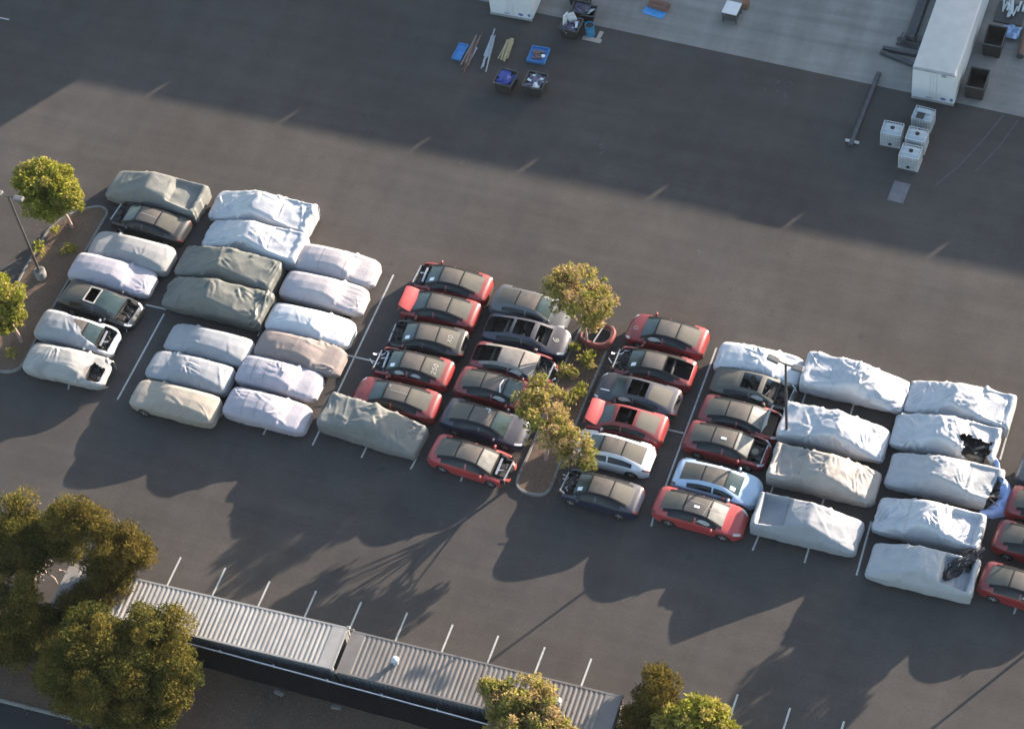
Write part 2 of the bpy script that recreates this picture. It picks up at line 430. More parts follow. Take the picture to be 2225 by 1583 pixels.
        s = MB(); s.bar((x1 - .02, -.66, .72), (x1 + .02, .60, .74), .06, .07); s.build('crash_beam', METAL, root)
        if 'beam' in fl:
            s = MB(); s.bar((x0 + .25, -.52, .86), (x0 + .2, .52, .88), .11, .06); s.bar((x0 + .2, -.2, .80), (x0 + .55, -.1, .80), .07, .05); s.build('strut_brace', METAL, root)
        if 'rubble' in fl:
            s = MB()
            for k in range(12):
                a = Vector((R.uniform(x0, x1 + .25), R.uniform(-.8, .8), R.uniform(.4, .85))); s.bar(a, a + Vector((R.uniform(-.4, .4), R.uniform(-.4, .4), R.uniform(-.15, .15))), R.uniform(.03, .09), .03)
            s.build('broken_frame', [METAL, DMETAL][seed % 2], root)
    if fl & {'noroof', 'norear', 'norearglass', 'noscreen'}:
        t = MB(); x0, x1 = -2.1 * sh.sx, 1.4 * sh.sx
        t.box(x0, x1, -.80 * sh.sy, -.74 * sh.sy, .3, .88); t.box(x0, x1, .74 * sh.sy, .80 * sh.sy, .3, .88); t.box(x1 - .04, x1, -.74, .74, .3, .86); t.box(x0, x0 + .04, -.6, .6, .3, .82)
        t.box(x1 - .5, x1 - .04, -.72, .72, .70, .86, bev=.07); t.box(-.1, 1.0, -.12, .12, .3, .55, bev=.05)
        t.build('cabin_tub', DARK, root)
        if 'noseat' not in fl:
            for y in (-.38, .38):
                b = MB(); box_seat(b, .0, y, .5); b.build('seat', SEATM, root, smooth=50)
            b = MB(); box_seat(b, -1.0, 0, 1.25); b.build('rear_seat', SEATM, root, smooth=50)
        for k in range(5):
            dbr = MB(); a = Vector((R.uniform(-1.5, .9), R.uniform(-.55, .55), R.uniform(.6, .9))); dbr.bar(a, a + Vector((R.uniform(-.35, .35), R.uniform(-.4, .4), R.uniform(-.1, .1))), R.uniform(.04, .1), .03)
            dbr.build('loose_trim', BAG if 'lighttrim' in fl else DMETAL, root)
    if 'airbag' in fl:
        for x0, x1 in (((.12, .75), (-.85, -.2)) if 'airbag2' in fl else ((.05, .85),)):
            b = MB(); n = 9; v = []; f = []
            for a in range(n + 1):
                for c in range(5):
                    x = x0 + (x1 - x0) * a / n; e = math.sin(PI * a / n) ** .6; q = (c / 4 - .5) * e; z = 1.14 + q * .26
                    v.append((x, near * (W / 2 - .03 - (z - .95) * .62 + .02 * math.cos(PI * (c / 4 - .5))), z))
            for a in range(n):
                for c in range(4): k = a * 5 + c; f.append((k, k + 5, k + 6, k + 1))
            b.add(v, f); b.build('curtain_airbag', BAG, root, smooth=60)
    if 'sheet' in fl:
        x, y = 1.0, near * -.38 if 'sheetfar' in fl else near * .38
        b = MB(); v = [(p, q, sh.top(p, q) + .016) for p, q in ((x - .14, y - .11), (x + .14, y - .11), (x + .14, y + .11), (x - .14, y + .11))]; b.add(v, [(0, 1, 2, 3)]); b.build('paper_sheet', PAPER, root)
    if 'roofsheet' in fl:
        b = MB(); x, y = -.1, .12 * near; v = [(p, q, sh.top(p, q) + .016) for p, q in ((x - .15, y - .07), (x + .15, y - .07), (x + .15, y + .07), (x - .15, y + .07))]; b.add(v, [(0, 1, 2, 3)]); b.build('paper_sheet', PAPER, root)
    return root, sh

# ------------------------------------------------------------------ covers
def cloth(name, c, rough=.75, sheen=.0, var=.07, stain=.0, scol=(.2, .17, .13), spec=.35, metal=0.0):
    return mat('cover_' + name, tuple(x * 1.17 for x in c), rough=rough, var=var, scale=2.2, bump=.012, bscale=9, stain=stain, scol=scol, spec=spec, metal=metal)
CV = dict(grey=cloth('grey', (.215, .212, .21)), pale=cloth('pale_grey', (.225, .232, .245)), lav=cloth('lavender', (.295, .278, .305)), pink=cloth('pink_white', (.315, .288, .297)), white=cloth('white', (.40, .405, .42)),
          taupe=cloth('taupe', (.195, .16, .147), stain=.3), beige=cloth('beige', (.24, .214, .18)), green=cloth('green_grey', (.145, .145, .132), var=.12, stain=.25, scol=(.16, .15, .125)), olive=cloth('olive', (.110, .112, .099), var=.1, rough=.5),
          foil=cloth('silver', (.345, .35, .365), rough=.40, spec=.5, metal=.15), silver2=cloth('dull_silver', (.27, .275, .285), rough=.5, spec=.4), sand=cloth('sand', (.25, .226, .204), rough=.55, stain=.35, scol=(.17, .12, .09)), dusty=cloth('dusty_white', (.25, .245, .235), stain=.6, scol=(.15, .14, .13)), blue=cloth('blue_cloth', (.29, .38, .62), rough=.6))
# t, centre, rail height, rail half width, shoulder height, shoulder half width
SEDK = [(-1, .75, .72, .50, .65, .62), (-.965, .92, .89, .60, .80, .80), (-.90, 1.07, 1.01, .66, .88, .91), (-.72, 1.27, 1.21, .62, .92, .96), (-.45, 1.43, 1.385, .57, .93, .98), (-.1, 1.50, 1.455, .55, .93, .99), (.12, 1.49, 1.445, .56, .92, .99), (.24, 1.40, 1.34, .59, .91, .99), (.53, 1.02, .985, .74, .88, .97), (.58, 1.0, .97, .77, .87, .97), (.8, .94, .90, .74, .82, .94), (.93, .84, .80, .64, .72, .83), (.98, .74, .70, .5, .64, .70), (1, .60, .58, .40, .52, .55)]
TRKK = [(-1, 1.20, 1.20, .90, 1.08, .97), (-.975, 1.28, 1.29, .94, 1.10, 1.01), (-.7, 1.38, 1.37, .89, 1.02, 1.03), (-.36, 1.62, 1.58, .80, .97, 1.035), (-.12, 1.83, 1.785, .71, .94, 1.035), (.06, 1.93, 1.885, .66, .93, 1.03), (.13, 1.85, 1.81, .67, .92, 1.03), (.5, 1.30, 1.265, .77, .86, 1.02), (.85, .86, .83, .84, .72, .98), (.96, .74, .71, .79, .62, .92), (.99, .64, .61, .70, .53, .82), (1, .54, .52, .62, .46, .74)]

def cover_grid(kind, L, W, seed, wr=1.0, sag=0.0, soft=2, fans=5, hem=.24, mirrors=True, nu=110):
    R = random.Random(seed); K = SEDK if kind == 'sedan' else TRKK
    t = np.sin(np.linspace(-PI / 2, PI / 2, nu)) * .5 + np.linspace(-1, 1, nu) * .5
    zc, zr, w1, zs, ws = [smooth1(interp(t, K, k), 1 + soft, 0) for k in range(1, 6)]
    sy = W / 2.0; w1 = w1 * sy; ws = ws * sy; x = t * L / 2
    hz = hem + .05 * vnoise(x * 1.3, 0, 0, seed) + .03 * vnoise(x * 4, 3, 0, seed)
    bed = np.clip((t + .93) / .06, 0, 1) * np.clip((-.34 - t) / .06, 0, 1)
    pts = []
    for i in range(nu):
        s = sag * bed[i]; inn = .10 if s > .08 else .30
        wi = w1[i] * (1 - inn); zi = zr[i] + (zc[i] - zr[i]) * inn - s
        C = [(ws[i] * (.93 if kind == 'sedan' else .975), hz[i]), (ws[i] * 1.01, max(.6, hz[i] + .1)), (ws[i], zs[i]), (w1[i], zr[i]), (wi, zi), (0, zc[i] - s)]
        if i in (0, nu - 1): C = [(a, hz[i] + .02) for a, b in C]
        row = []
        for k, n in enumerate((5, 5, 6, 3, 7)):
            for q in range(n):
                u = q / n; row.append((C[k][0] * (1 - u) + C[k + 1][0] * u, C[k][1] * (1 - u) + C[k + 1][1] * u))
        row.append(C[-1]); pts.append(row)
    H = np.array(pts); m = H.shape[1]
    P = np.zeros((nu, 2 * m - 1, 3)); P[:, :, 0] = x[:, None]
    P[:, :m, 1] = -H[:, :, 0]; P[:, :m, 2] = H[:, :, 1]; P[:, m:, 1] = H[:, -2::-1, 0]; P[:, m:, 2] = H[:, -2::-1, 1]
    P = smooth1(P, soft, 1)
    N = grid_normals(P)
    d = np.linalg.norm(np.diff(P, axis=1), axis=2); S = np.concatenate([np.zeros((nu, 1)), np.cumsum(d, axis=1)], axis=1); S = S - S[:, m - 1:m]
    X = P[:, :, 0]; D = np.zeros_like(X)
    kn = .35 if kind == 'sedan' else .6
    D += wr * kn * (.030 * vnoise(X * .9, S * 1.1, 0, seed) + .016 * vnoise(X * 2.3, S * 2.0, 0, seed + 1))
    kr = .22 if kind == 'sedan' else .7; top = np.clip((P[:, :, 2] - .75) / .3, .35, 1)
    q = vnoise(X * .75 + S * .55, S * 1.0 - X * .35, 0, seed + 2); D += wr * kr * .075 * (1 - np.abs(q)) ** 1.5 * top
    q = vnoise(X * 1.5 - S * .8, S * 1.7 + X * .5, 0, seed + 7); D += wr * kr * .028 * (1 - np.abs(q)) ** 1.7 * top
    q = vnoise(X * 3.4 + S * 1.1, S * 2.6 - X * .8, 0, seed + 9); D += wr * kr * .007 * (1 - np.abs(q)) ** 2
    anch = [(L * .04, .6 * sy), (L * .04, -.6 * sy), (-L * .18, .7), (-L * .18, -.7), (L * .3, .8), (L * .3, -.8), (-L * .47, .85), (-L * .47, -.85), (L * .46, .6), (L * .46, -.6), (L * .02, 0)]
    for _ in range(fans):
        ax, as_ = R.choice(anch); a0 = R.uniform(0, 2 * PI); spread = R.uniform(.7, 1.8); nf = R.randint(3, 6)
        for k in range(nf):
            a = a0 + spread * (k / nf - .5) + R.uniform(-.08, .08); l = R.uniform(.5, 1.5); wd = R.uniform(.04, .085); am = wr * R.uniform(.018, .05)
            dx, ds = X - ax, S - as_; lo = dx * math.cos(a) + ds * math.sin(a); pe = -dx * math.sin(a) + ds * math.cos(a) + .12 * np.sin(lo * 2.2 + k)
            win = np.clip((lo - .05) / .2, 0, 1) * np.clip((l - lo) / (l * .5), 0, 1)
            D += am * win * (np.exp(-(pe / wd) ** 2) - .6 * np.exp(-((pe - 1.5 * wd) / wd) ** 2))
    for _ in range(int(fans * (.5 if kind == 'sedan' else .9))):   # long taut pulls: flat facets meeting in a crisp line
        ax, as_ = R.uniform(-L * .45, L * .45), R.uniform(-1.0, 1.0); a = R.choice((R.gauss(PI / 2, .35), R.gauss(PI / 2 + .6, .3), R.gauss(.4, .3))); l = R.uniform(.6, 1.6); wd = R.uniform(.10, .30); am = wr * R.uniform(.02, .055)
        dx, ds = X - ax, S - as_; lo = dx * math.cos(a) + ds * math.sin(a); pe = -dx * math.sin(a) + ds * math.cos(a)
        D += am * np.clip(1 - np.abs(lo) / l, 0, 1) ** .8 * np.clip(1 - np.where(pe > 0, pe / wd, -pe / (wd * .45)), 0, 1)
    low = np.clip((1.0 - P[:, :, 2]) / .7, 0, 1); edge = 1 - np.abs(np.abs(X) * 2 / L) ** 8 * .3
    D += wr * .035 * low * vnoise(X * 3.2, np.sign(S) * 3 + P[:, :, 2] * .5, 0, seed + 3) * edge
    if mirrors:
        mx, mz = (L * .19, 1.02) if kind == 'sedan' else (L * .17, 1.12)
        for s in (-1, 1):
            r2 = (X - mx) ** 2 + (P[:, :, 2] - mz) ** 2; D += np.where(np.sign(P[:, :, 1]) == s, .13 * np.exp(-r2 / .012), 0) * (np.abs(P[:, :, 1]) > .5)
    D[:, :1] *= .6; D[:, -1:] *= .6
    P = P + N * D[:, :, None]
    return P, grid_normals(P), S

def covered(kind, label, cloth_, loc, rz, L, W, seed, wr=1.0, sag=0.0, soft=2, fans=5, hem=.24, wheels='', cut=None, name=None, mirrors=True, extra=None):
    nm = 'covered_car' if kind == 'sedan' else 'covered_pickup'
    root = thing(nm, label, 'covered car' if kind == 'sedan' else 'covered pickup', loc, rz, 'vehicles under fitted cloth covers')
    P, N, S = cover_grid(kind, L, W, seed, wr, sag, soft, fans, hem, mirrors)
    cells = [(i, j) for i in range(P.shape[0] - 1) for j in range(P.shape[1] - 1)]
    if cut is not None:
        X = P[:, :, 0]; cells = [(i, j) for i, j in cells if not cut(X[i, j] / L * 2, S[i, j], P[i, j, 2])]
    grid_part(P, N, cells, 'cover', CV[cloth_], root)
    b = MB(); b.box(-L * .40, L * .38, -.78, .78, .2, .5); b.build('underbody', DARK, root)
    for k, (xw, s) in enumerate(((-.29, -1), (.30, -1), (-.29, 1), (.30, 1))):
        wheel(root, xw * L, s * (W / 2 - (.10 if str(k) in wheels else .22)), .36)
    return root, P, N, S

def seam(root, P, N, i, j0, j1, w, m, name='seam', off=.012):
    v = []; f = []
    for j in range(j0, j1 + 1):
        d = P[min(i + 1, P.shape[0] - 1), j] - P[i - 1, j]; d = d / (np.linalg.norm(d) + 1e-9) * w / 2; q = P[i, j] + N[i, j] * off
        v += [tuple(q - d), tuple(q + d)]
    for k in range(j1 - j0): f.append((2 * k, 2 * k + 1, 2 * k + 3, 2 * k + 2))
    b = MB(); b.add(v, f); return b.build(name, m, root, smooth=60)
def rib(root, P, N, j, i0, i1, w, m, name='seam', off=.012):
    v = []; f = []
    for i in range(i0, i1 + 1):
        d = P[i, min(j + 1, P.shape[1] - 1)] - P[i, j - 1]; d = d / (np.linalg.norm(d) + 1e-9) * w / 2; q = P[i, j] + N[i, j] * off
        v += [tuple(q - d), tuple(q + d)]
    for k in range(i1 - i0): f.append((2 * k, 2 * k + 1, 2 * k + 3, 2 * k + 2))
    b = MB(); b.add(v, f); return b.build(name, m, root, smooth=60)
SEAMM = mat('seam_tape', (.22, .205, .215), rough=.8, var=.2)
STRAPM = mat('pale_strap', (.42, .42, .42), rough=.6, var=.15)
# ------------------------------------------------------------------ the vehicles
HEAD = -5.0
def place(l, r, dh=0.0, z=.65):
    p = at(l[0], l[1], z); q = at(r[0], r[1], z); v = q - p; c = (p + q) / 2
    return Vector((c.x, c.y, 0)), math.atan2(v.y, v.x) + math.radians(HEAD + dh), math.hypot(v.x, v.y) * .985

GLYPH = {'X': [[(0, 0), (1, 1)], [(0, 1), (1, 0)]], 'O': [[(.3, 0), (0, .4), (.1, .8), (.5, 1), (.9, .8), (1, .4), (.7, 0), (.3, 0)]], '2': [[(0, .8), (.5, 1), (1, .75), (0, 0), (1, 0)]], '5': [[(1, 1), (.1, 1), (.05, .55), (.7, .6), (1, .3), (.6, 0), (0, .1)]],
         '0': [[(.3, 0), (0, .5), (.3, 1), (.7, 1), (1, .5), (.7, 0), (.3, 0)]], '6': [[(.9, 1), (.3, .8), (0, .3), (.4, 0), (.9, .2), (.8, .5), (.1, .4)]], 'C': [[(0, 0), (0, 1), (1, 1), (1, .15)], [(.0, 0), (.5, 0)]]}
def text_strokes(word, ox, oy, size, ang):
    c, s = math.cos(ang), math.sin(ang); out = []
    for k, ch in enumerate(word):
        for st in GLYPH[ch]:
            out.append([(ox + (u * .7 + k) * size * c - v * size * s, oy + (u * .7 + k) * size * s + v * size * c) for u, v in st])
    return out

def carF(key, l, r, front, col, fl, label, dh=0.0, W=1.92, L=None, seed=None):
    c, a, ln = place(l, r, dh); L = min(max(L or ln, 4.65), 5.1)
    return car(label, col, c, a + (PI if front == 'L' else 0), L, W, fl, seed or sum(map(ord, key)), near=1 if front == 'L' else -1)
CARS = {}
def C(key, *a, **k): CARS[key] = carF(key, *a, **k)

C('A2', (238, 464), (413, 503), 'L', 'black', 'nohood nobumper rubble', 'black wrecked car with dusty roof in the shade of the grey-green pickup', dh=1)
C('A5', (133, 640), (306, 684), 'R', 'black', 'noroof noseat nohood rubble dent', 'black wreck with a square roof opening framed in bare metal')
C('D1', (893, 604), (1070, 626), 'L', 'red', 'nohood nobumper sheet beam', 'red car without bonnet at the far end of its column beside the long white line', dh=-2)
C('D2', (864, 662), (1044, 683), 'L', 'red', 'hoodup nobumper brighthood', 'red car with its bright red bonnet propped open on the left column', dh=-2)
C('D3', (843, 730), (1015, 746), 'L', 'black', 'nohood nobumper rubble sheet norearbumper', 'black car with XO chalked on its rear window')
C('D4', (808, 788), (986, 812), 'L', 'red', 'nohood nobumper beam sheet airbag airbag2 rubble', 'red car with chalk numbers on its rear window and white side airbags', dh=-1)
C('D5', (766, 855), (959, 880), 'L', 'red', 'dent nosheet', 'red car with a creased red bonnet next to the green pickup cover', dh=-2)
C('E1', (1068, 649), (1240, 690), 'R', 'grey', '', 'grey car with a dusty roof, its bonnet under the upper thin tree', dh=3)
C('E2', (1049, 717), (1240, 742), 'R', 'navy', 'noroof norear noscreen lighttrim', 'roofless dark blue car with a round chalk mark on its bonnet', dh=-1)
C('E3', (1021, 780), (1210, 803), 'R', 'red', 'primer nohood nobumper rubble norear airbag', 'red wreck with bare grey roof panels and its tail end open', dh=-2)
C('E4', (989, 830), (1172, 866), 'R', 'red', 'airbag dent', 'red car with a white strip on its dusty roof, nose under the tree', dh=1)
C('E5', (960, 898), (1150, 942), 'R', 'navy', '', 'dark blue car with three dusty roof panels, its front under the tree', dh=1)
C('E6', (933, 979), (1119, 1020), 'R', 'bright', 'crazed nohood nobumper beam rubble', 'red car with shattered windscreen and stripped nose left of the kerbed island tip', dh=0)
C('F1', (1360, 717), (1540, 742), 'L', 'red', 'airbag', 'clean red car with a chalk bracket on its bonnet at the top of its column', dh=-2)
C('F2', (1326, 788), (1514, 810), 'L', 'red', 'nohood nobumper norear rubble sheet', 'red car stripped at both ends with an open boot hole', dh=-2)
C('F3', (1292, 842), (1480, 875), 'L', 'navy', 'noroof airbag norearbumper', 'navy roofless car with a pale airbag bulging from its side', dh=0)
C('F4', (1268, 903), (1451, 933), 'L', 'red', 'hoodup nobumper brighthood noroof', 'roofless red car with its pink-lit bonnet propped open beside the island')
C('F5', (1240, 965), (1422, 1000), 'L', 'white', '', 'white car with a dark dusty glass roof, its nose under the tree', dh=1)
C('F6', (1214, 1058), (1397, 1082), 'L', 'navy', 'nohood nobumper sheet rubble', 'navy car with dusty brown roof and pale wheels beside the island tip', dh=-4)
C('G2', (1542, 830), (1731, 862), 'R', 'green', 'noroof noscreen lighttrim nohood dent airbag', 'dark green gutted car with no roof behind the tall lamp post', dh=0)
C('G3', (1517, 893), (1703, 925), 'R', 'red', 'crazed hoodup steep', 'red car with crazed silver windscreen and a bonnet standing on edge', dh=0)
C('G4', (1485, 948), (1674, 985), 'R', 'red', 'nohood crazed roofsheet', 'red car carrying a loose tyre in its open engine bay', dh=1)
C('G5', (1462, 1032), (1656, 1068), 'R', 'ice', 'sheet', 'pale ice-blue car with black glass roof', dh=0)
C('G6', (1417, 1094), (1626, 1135), 'R', 'bright', 'crazed roofsheet airbag', 'long bright red car with creamy windscreen at the near end of its column', dh=0, L=5.1)
C('J0', (2211, 1020), (2400, 1062), 'R', 'grey', '', 'dark grey car cut by the right edge of the photo', dh=0)
C('J1', (2187, 1092), (2380, 1132), 'R', 'red', '', 'red car at the right edge beside the fallen blue cloth')
C('J2', (2159, 1167), (2352, 1210), 'R', 'red', '', 'red car at the right edge between two other red cars')
C('J3', (2130, 1258), (2322, 1303), 'R', 'red', 'airbag', 'nearest red car at the right edge with a pale rear wheel')

def chalk(key, strokes, w=.05, m=None, name='chalk_mark'):
    root, sh = CARS[key]; ribbon(root, sh, strokes, name, w, m)
chalk('D3', text_strokes('XO', -1.55, .30, .26, -PI / 2), .05)
chalk('D4', text_strokes('250', -1.55, .42, .24, -PI / 2), .055)
chalk('E2', text_strokes('6', 1.95, -.15, .34, PI / 2), .06)
chalk('F1', text_strokes('C', 1.65, .22, .24, -PI / 2), .045)
chalk('A2', [[(.4, .0), (-.7, .05)]], .03)
chalk('D5', [[(.3, -.05), (-.75, .0)]], .03)
chalk('D5', [[(.42, -.42), (.38, -.25)]], .09)
chalk('E4', [[(.45, -.52), (.30, -.1), (.36, .32)]], .06, PAPER, 'white_tape')
chalk('E5', [[(.15, .28), (.2, .52), (-.1, .5)]], .04, PAPER, 'white_tape')
chalk('F3', [[(2.05, .30), (1.5, .36)]], .06, PAPER, 'white_tape')
chalk('G6', [[(.35, -.5), (.55, .5)], [(.2, .12), (-.6, .16)], [(.55, 0), (1.1, .05)]], .03)
chalk('A5', [[(1.1, .35), (1.2, .3)], [(.95, -.45), (1.05, -.5)], [(1.3, -.1), (1.2, .1)]], .22, PAPER, 'paper_disc')
# bare metal frame round the roof opening of the black wreck
root, sh = CARS['A5']
b = MB(); q = [(-.72, -.50), (.02, -.52), (.02, .52), (-.72, .50)]
for k in range(4):
    a, c = q[k], q[(k + 1) % 4]; b.bar((a[0], a[1], sh.top(*a) + .05), (c[0], c[1], sh.top(*c) + .05), .07, .05)
b.build('roof_frame', BAG, root)
b = MB(); b.m = 0; n = 12
v = []; f = []
for i in range(n + 1):
    for j in range(9):
        x = .05 + i / n * 1.35; y = (j / 8 - .5) * 1.15; v.append((x, y, sh.top(x, y) + .02))
for i in range(n):
    for j in range(8): k = i * 9 + j; f.append((k, k + 9, k + 10, k + 1))
b.add(v, f); b.build('roof_panel', SCREEN, root, smooth=60)
# steep bonnet of the red car is tan on its bare inner side
# loose tyre
root, sh = CARS['G4']
p = at(1641, 981, .78)
tp = thing('loose_tyre', 'black tyre lying in the open engine bay of a red car', 'tyre', (p.x, p.y, .62))
b = MB(); pr = [(.19, .04), (.30, 0), (.36, .05), (.36, .17), (.30, .22), (.19, .18)]
v = []; f = []
for r_, z_ in pr:
    for k in range(20): t_ = 2 * PI * k / 20; v.append((r_ * math.cos(t_), r_ * math.sin(t_), z_))
for i in range(len(pr)):
    for k in range(20): j = (k + 1) % 20; i2 = (i + 1) % len(pr); f.append((i * 20 + k, i * 20 + j, i2 * 20 + j, i2 * 20 + k))
b.add(v, f); b.build('tread', RUBBER, tp, smooth=45)
b = MB(); b.lathe([(.20, .205), (.195, .215), (.175, .2)], n=20); b.build('bead_ring', mat('dusty_rubber', (.16, .15, .12), rough=.9), tp, smooth=40)

# ---- fully covered vehicles
def V(key, kind, l, r, front, cl, label, dh=0.0, W=None, **k):
    c, a, ln = place(l, r, dh)
    if kind == 'sedan': ln = min(ln, 5.3)
    return covered(kind, label, cl, c, a + (PI if front == 'L' else 0), ln, W or (2.0 if kind == 'sedan' else 2.14), sum(map(ord, key)) * 7, **k)
T = 'truck'; S_ = 'sedan'
V('A1', T, (236, 404), (447, 440), 'L', 'green', 'grey-green covered pickup with a sunken load bed beside the round leafy tree', dh=0, sag=.28, wr=1.0)
V('A3', S_, (191, 530), (381, 568), 'L', 'grey', 'light grey covered car between the black wreck and the lavender cover', dh=2, wr=.5)
V('A4', S_, (152, 583), (338, 613), 'R', 'lav', 'lavender covered car just above the black wreck with the square roof opening', dh=0, wr=.6)
V('B1', T, (457, 455), (687, 475), 'L', 'foil', 'shiny silver covered pickup topmost of its column, deeply creased', dh=-4, wr=1.35, fans=13, sag=.12)
V('B2', T, (440, 522), (664, 536), 'L', 'foil', 'silver covered pickup between another silver one and a dark green one', dh=-5, wr=1.2, fans=11, sag=.1)
V('B3', T, (383, 575), (611, 600), 'L', 'olive', 'dark green covered pickup with smooth sides, upper of the two dark green ones', dh=-3, wr=1.25, fans=9)
V('B4', T, (355, 645), (591, 668), 'L', 'olive', 'dark green covered pickup with curved wrinkles across its back, lower of the two', dh=-4, wr=1.6, fans=13)
V('B5', S_, (359, 739), (551, 763), 'L', 'pale', 'pale grey covered car directly below the dark green pickups', dh=-2, wr=.7)
V('B6', S_, (320, 795), (507, 825), 'L', 'pale', 'pale grey covered car with pinched tail between a grey cover and a beige one', dh=0, wr=.9, fans=7)
V('B7', S_, (284, 860), (479, 889), 'L', 'beige', 'beige covered car with a front wheel showing at the near end of its column', dh=-1, wr=.45, fans=4, wheels='13', cut=lambda t, s, z: .49 < t < .67 and s > 1.2 and z < .60 - abs(t - .58) * 2.5)
RC1 = V('C1', S_, (643, 565), (825, 591), 'R', 'pink', 'pinkish white covered car at the far end of its column, smooth bonnet', dh=-1, wr=.4, fans=2)
RC2 = V('C2', S_, (611, 622), (799, 652), 'R', 'pink', 'pinkish white covered car with seams over its bonnet, second from the far end', dh=0, wr=.45, fans=3)
V('C3', S_, (581, 690), (769, 726), 'R', 'white', 'brightest white covered car, between a pink-white and a taupe cover', dh=2, wr=.6)
V('C4', S_, (554, 748), (751, 788), 'R', 'taupe', 'taupe covered car with a gathered pleated nose', dh=2, wr=.9, fans=9)
RC5 = V('C5', S_, (515, 808), (700, 836), 'R', 'lav', 'lavender white covered car with a square patch on its roof', dh=-1, wr=.6)
RC6 = V('C6', S_, (487, 880), (676, 907), 'R', 'lav', 'lavender white covered car with a sharp fold across its windscreen at the near end', dh=-2, wr=.7)
V('D6', T, (700, 912), (925, 945), 'R', 'green', 'grey-green covered pickup with long curved wrinkles at the near end beside red cars', dh=-5, wr=1.1, fans=15)
V('G1', S_, (1554, 780), (1746, 805), 'R', 'white', 'white covered car behind the head of the lamp post', dh=0, wr=1.3, fans=8)
V('H1', T, (1744, 818), (1975, 855), 'R', 'foil', 'white-silver covered pickup standing far apart at the top of its column', dh=0, wr=1.3, fans=14, hem=.36, sag=.06)
V('H2', T, (1694, 931), (1931, 955), 'R', 'foil', 'white-silver covered pickup right of the lamp post foot', dh=-3, wr=1.3, fans=12, hem=.3)
V('H3', T, (1671, 1025), (1914, 1045), 'R', 'sand', 'sandy stained covered pickup with a sunken middle', dh=-5, wr=1.25, fans=13, sag=.2)
V('H4', T, (1637, 1128), (1874, 1155), 'R', 'pale', 'grey covered pickup with a deep open square load bed', dh=-3, wr=.8, fans=5, sag=.5, soft=1)
V('I1', T, (1967, 870), (2203, 895), 'L', 'foil', 'silver covered pickup topmost of the right-hand column beside a white line', dh=-3, wr=1.2, fans=10, sag=.1)
RI4 = V('I4', T, (1898, 1125), (2137, 1157), 'L', 'foil', 'blue-silver covered pickup with a strap round its middle', dh=-2, wr=1.25, fans=12, sag=.25)
rI5, PI5, NI5, SI5 = V('I5', T, (1883, 1230), (2123, 1250), 'L', 'silver2', 'grey covered pickup with black wreckage in its load bed', dh=-5, wr=.9, fans=7, sag=.45, soft=1)

for r_, rows in ((RC1, (40, 66)), (RC5, (30, 44)), (RC6, (34, 48))):
    for i in rows: seam(r_[0], r_[1], r_[2], i, 12, 42, .03, SEAMM)
for j in (20, 24, 30, 34): rib(RC2[0], RC2[1], RC2[2], j, 76, 100, .025, SEAMM)
seam(RI4[0], RI4[1], RI4[2], 71, 2, 52, .09, STRAPM, 'strap', .02)

def patch(root, P, N, i0, i1, j0, j1, name, m, off=.012):
    grid_part(P, N, [(i, j) for i in range(i0, i1) for j in range(j0, j1)], name, m, root, off=off)
def wreck_under(root, L, W, seed, x0, x1, name='exposed_wreck', m=DARK, zt=1.05):
    R = random.Random(seed); b = MB(); b.box(x0, x1, -W * .40, W * .40, .25, .62)
    for k in range(26):
        a = Vector((R.uniform(x0, x1), R.uniform(-W * .4, W * .4), R.uniform(.6, zt))); b.bar(a, a + Vector((R.uniform(-.6, .6), R.uniform(-.5, .5), R.uniform(-.25, .25))), R.uniform(.04, .2), R.uniform(.03, .12))
    b.build(name, m, root)
# torn cover with the wreck showing
r_, P_, N_, S2 = V('I2', T, (1935, 940), (2171, 968), 'L', 'foil', 'silver covered pickup torn open at its tail corner with the dark wreck showing', dh=-2, wr=1.2, fans=12, sag=.15,
    cut=lambda t, s, z: (-.90 + .04 * math.sin(s * 9) < t < -.36 - .2 * max(0, s - .6) + .06 * math.sin(s * 7)) and s > -.1 + .06 * math.sin(t * 30))
wreck_under(r_, 5.6, 2.1, 11, -2.3, -.9, m=DMETAL, zt=1.15)
b = MB(); b.box(-2.2, -1.3, .62, .98, .5, .95, bev=.15); b.build('rear_wing', mat('sandy_panel', (.2, .16, .12), rough=.8, var=.3), r_, smooth=50)
r_, P_, N_, S2 = V('I3', T, (1924, 1035), (2178, 1050), 'L', 'silver2', 'pale covered pickup with its tail end uncovered above a fallen blue cloth', dh=-6, wr=1.1, fans=8, sag=.12,
    cut=lambda t, s, z: t < -.86 + .05 * (s - .5) and s > -.55)
wreck_under(r_, 5.8, 1.8, 12, -2.6, -2.25, m=DMETAL, zt=1.05)
# black wreckage lying in the bed
p, q = at(2046, 1254, 1.15), at(2124, 1200, 1.3); d = q - p
t0 = thing('wreckage_pile', 'black mangled wreckage sticking out of a grey covered load bed', 'wreckage', (p.x, p.y, 1.02), math.atan2(d.y, d.x))
R_ = random.Random(5); b = MB(); L_ = Vector((d.x, d.y, 0)).length
for k in range(80):
    a = Vector((R_.uniform(0, L_), R_.uniform(-.34, .34), R_.uniform(0, .42))); b.bar(a, a + Vector((R_.uniform(-.6, .6), R_.uniform(-.2, .2), R_.uniform(-.1, .12))), R_.uniform(.06, .26), R_.uniform(.02, .08))
b.build('charred_panels', mat('charred', (.02, .018, .02), rough=.75, var=.5, scale=8), t0)
for k in range(6):
    b = MB(); a = Vector((R_.uniform(.2, L_), R_.uniform(-.25, .25), R_.uniform(.4, .5))); b.bar(a, a + Vector((R_.uniform(-.3, .3), R_.uniform(-.1, .1), .02)), .03, .02); b.build('bent_strip', METAL, t0)

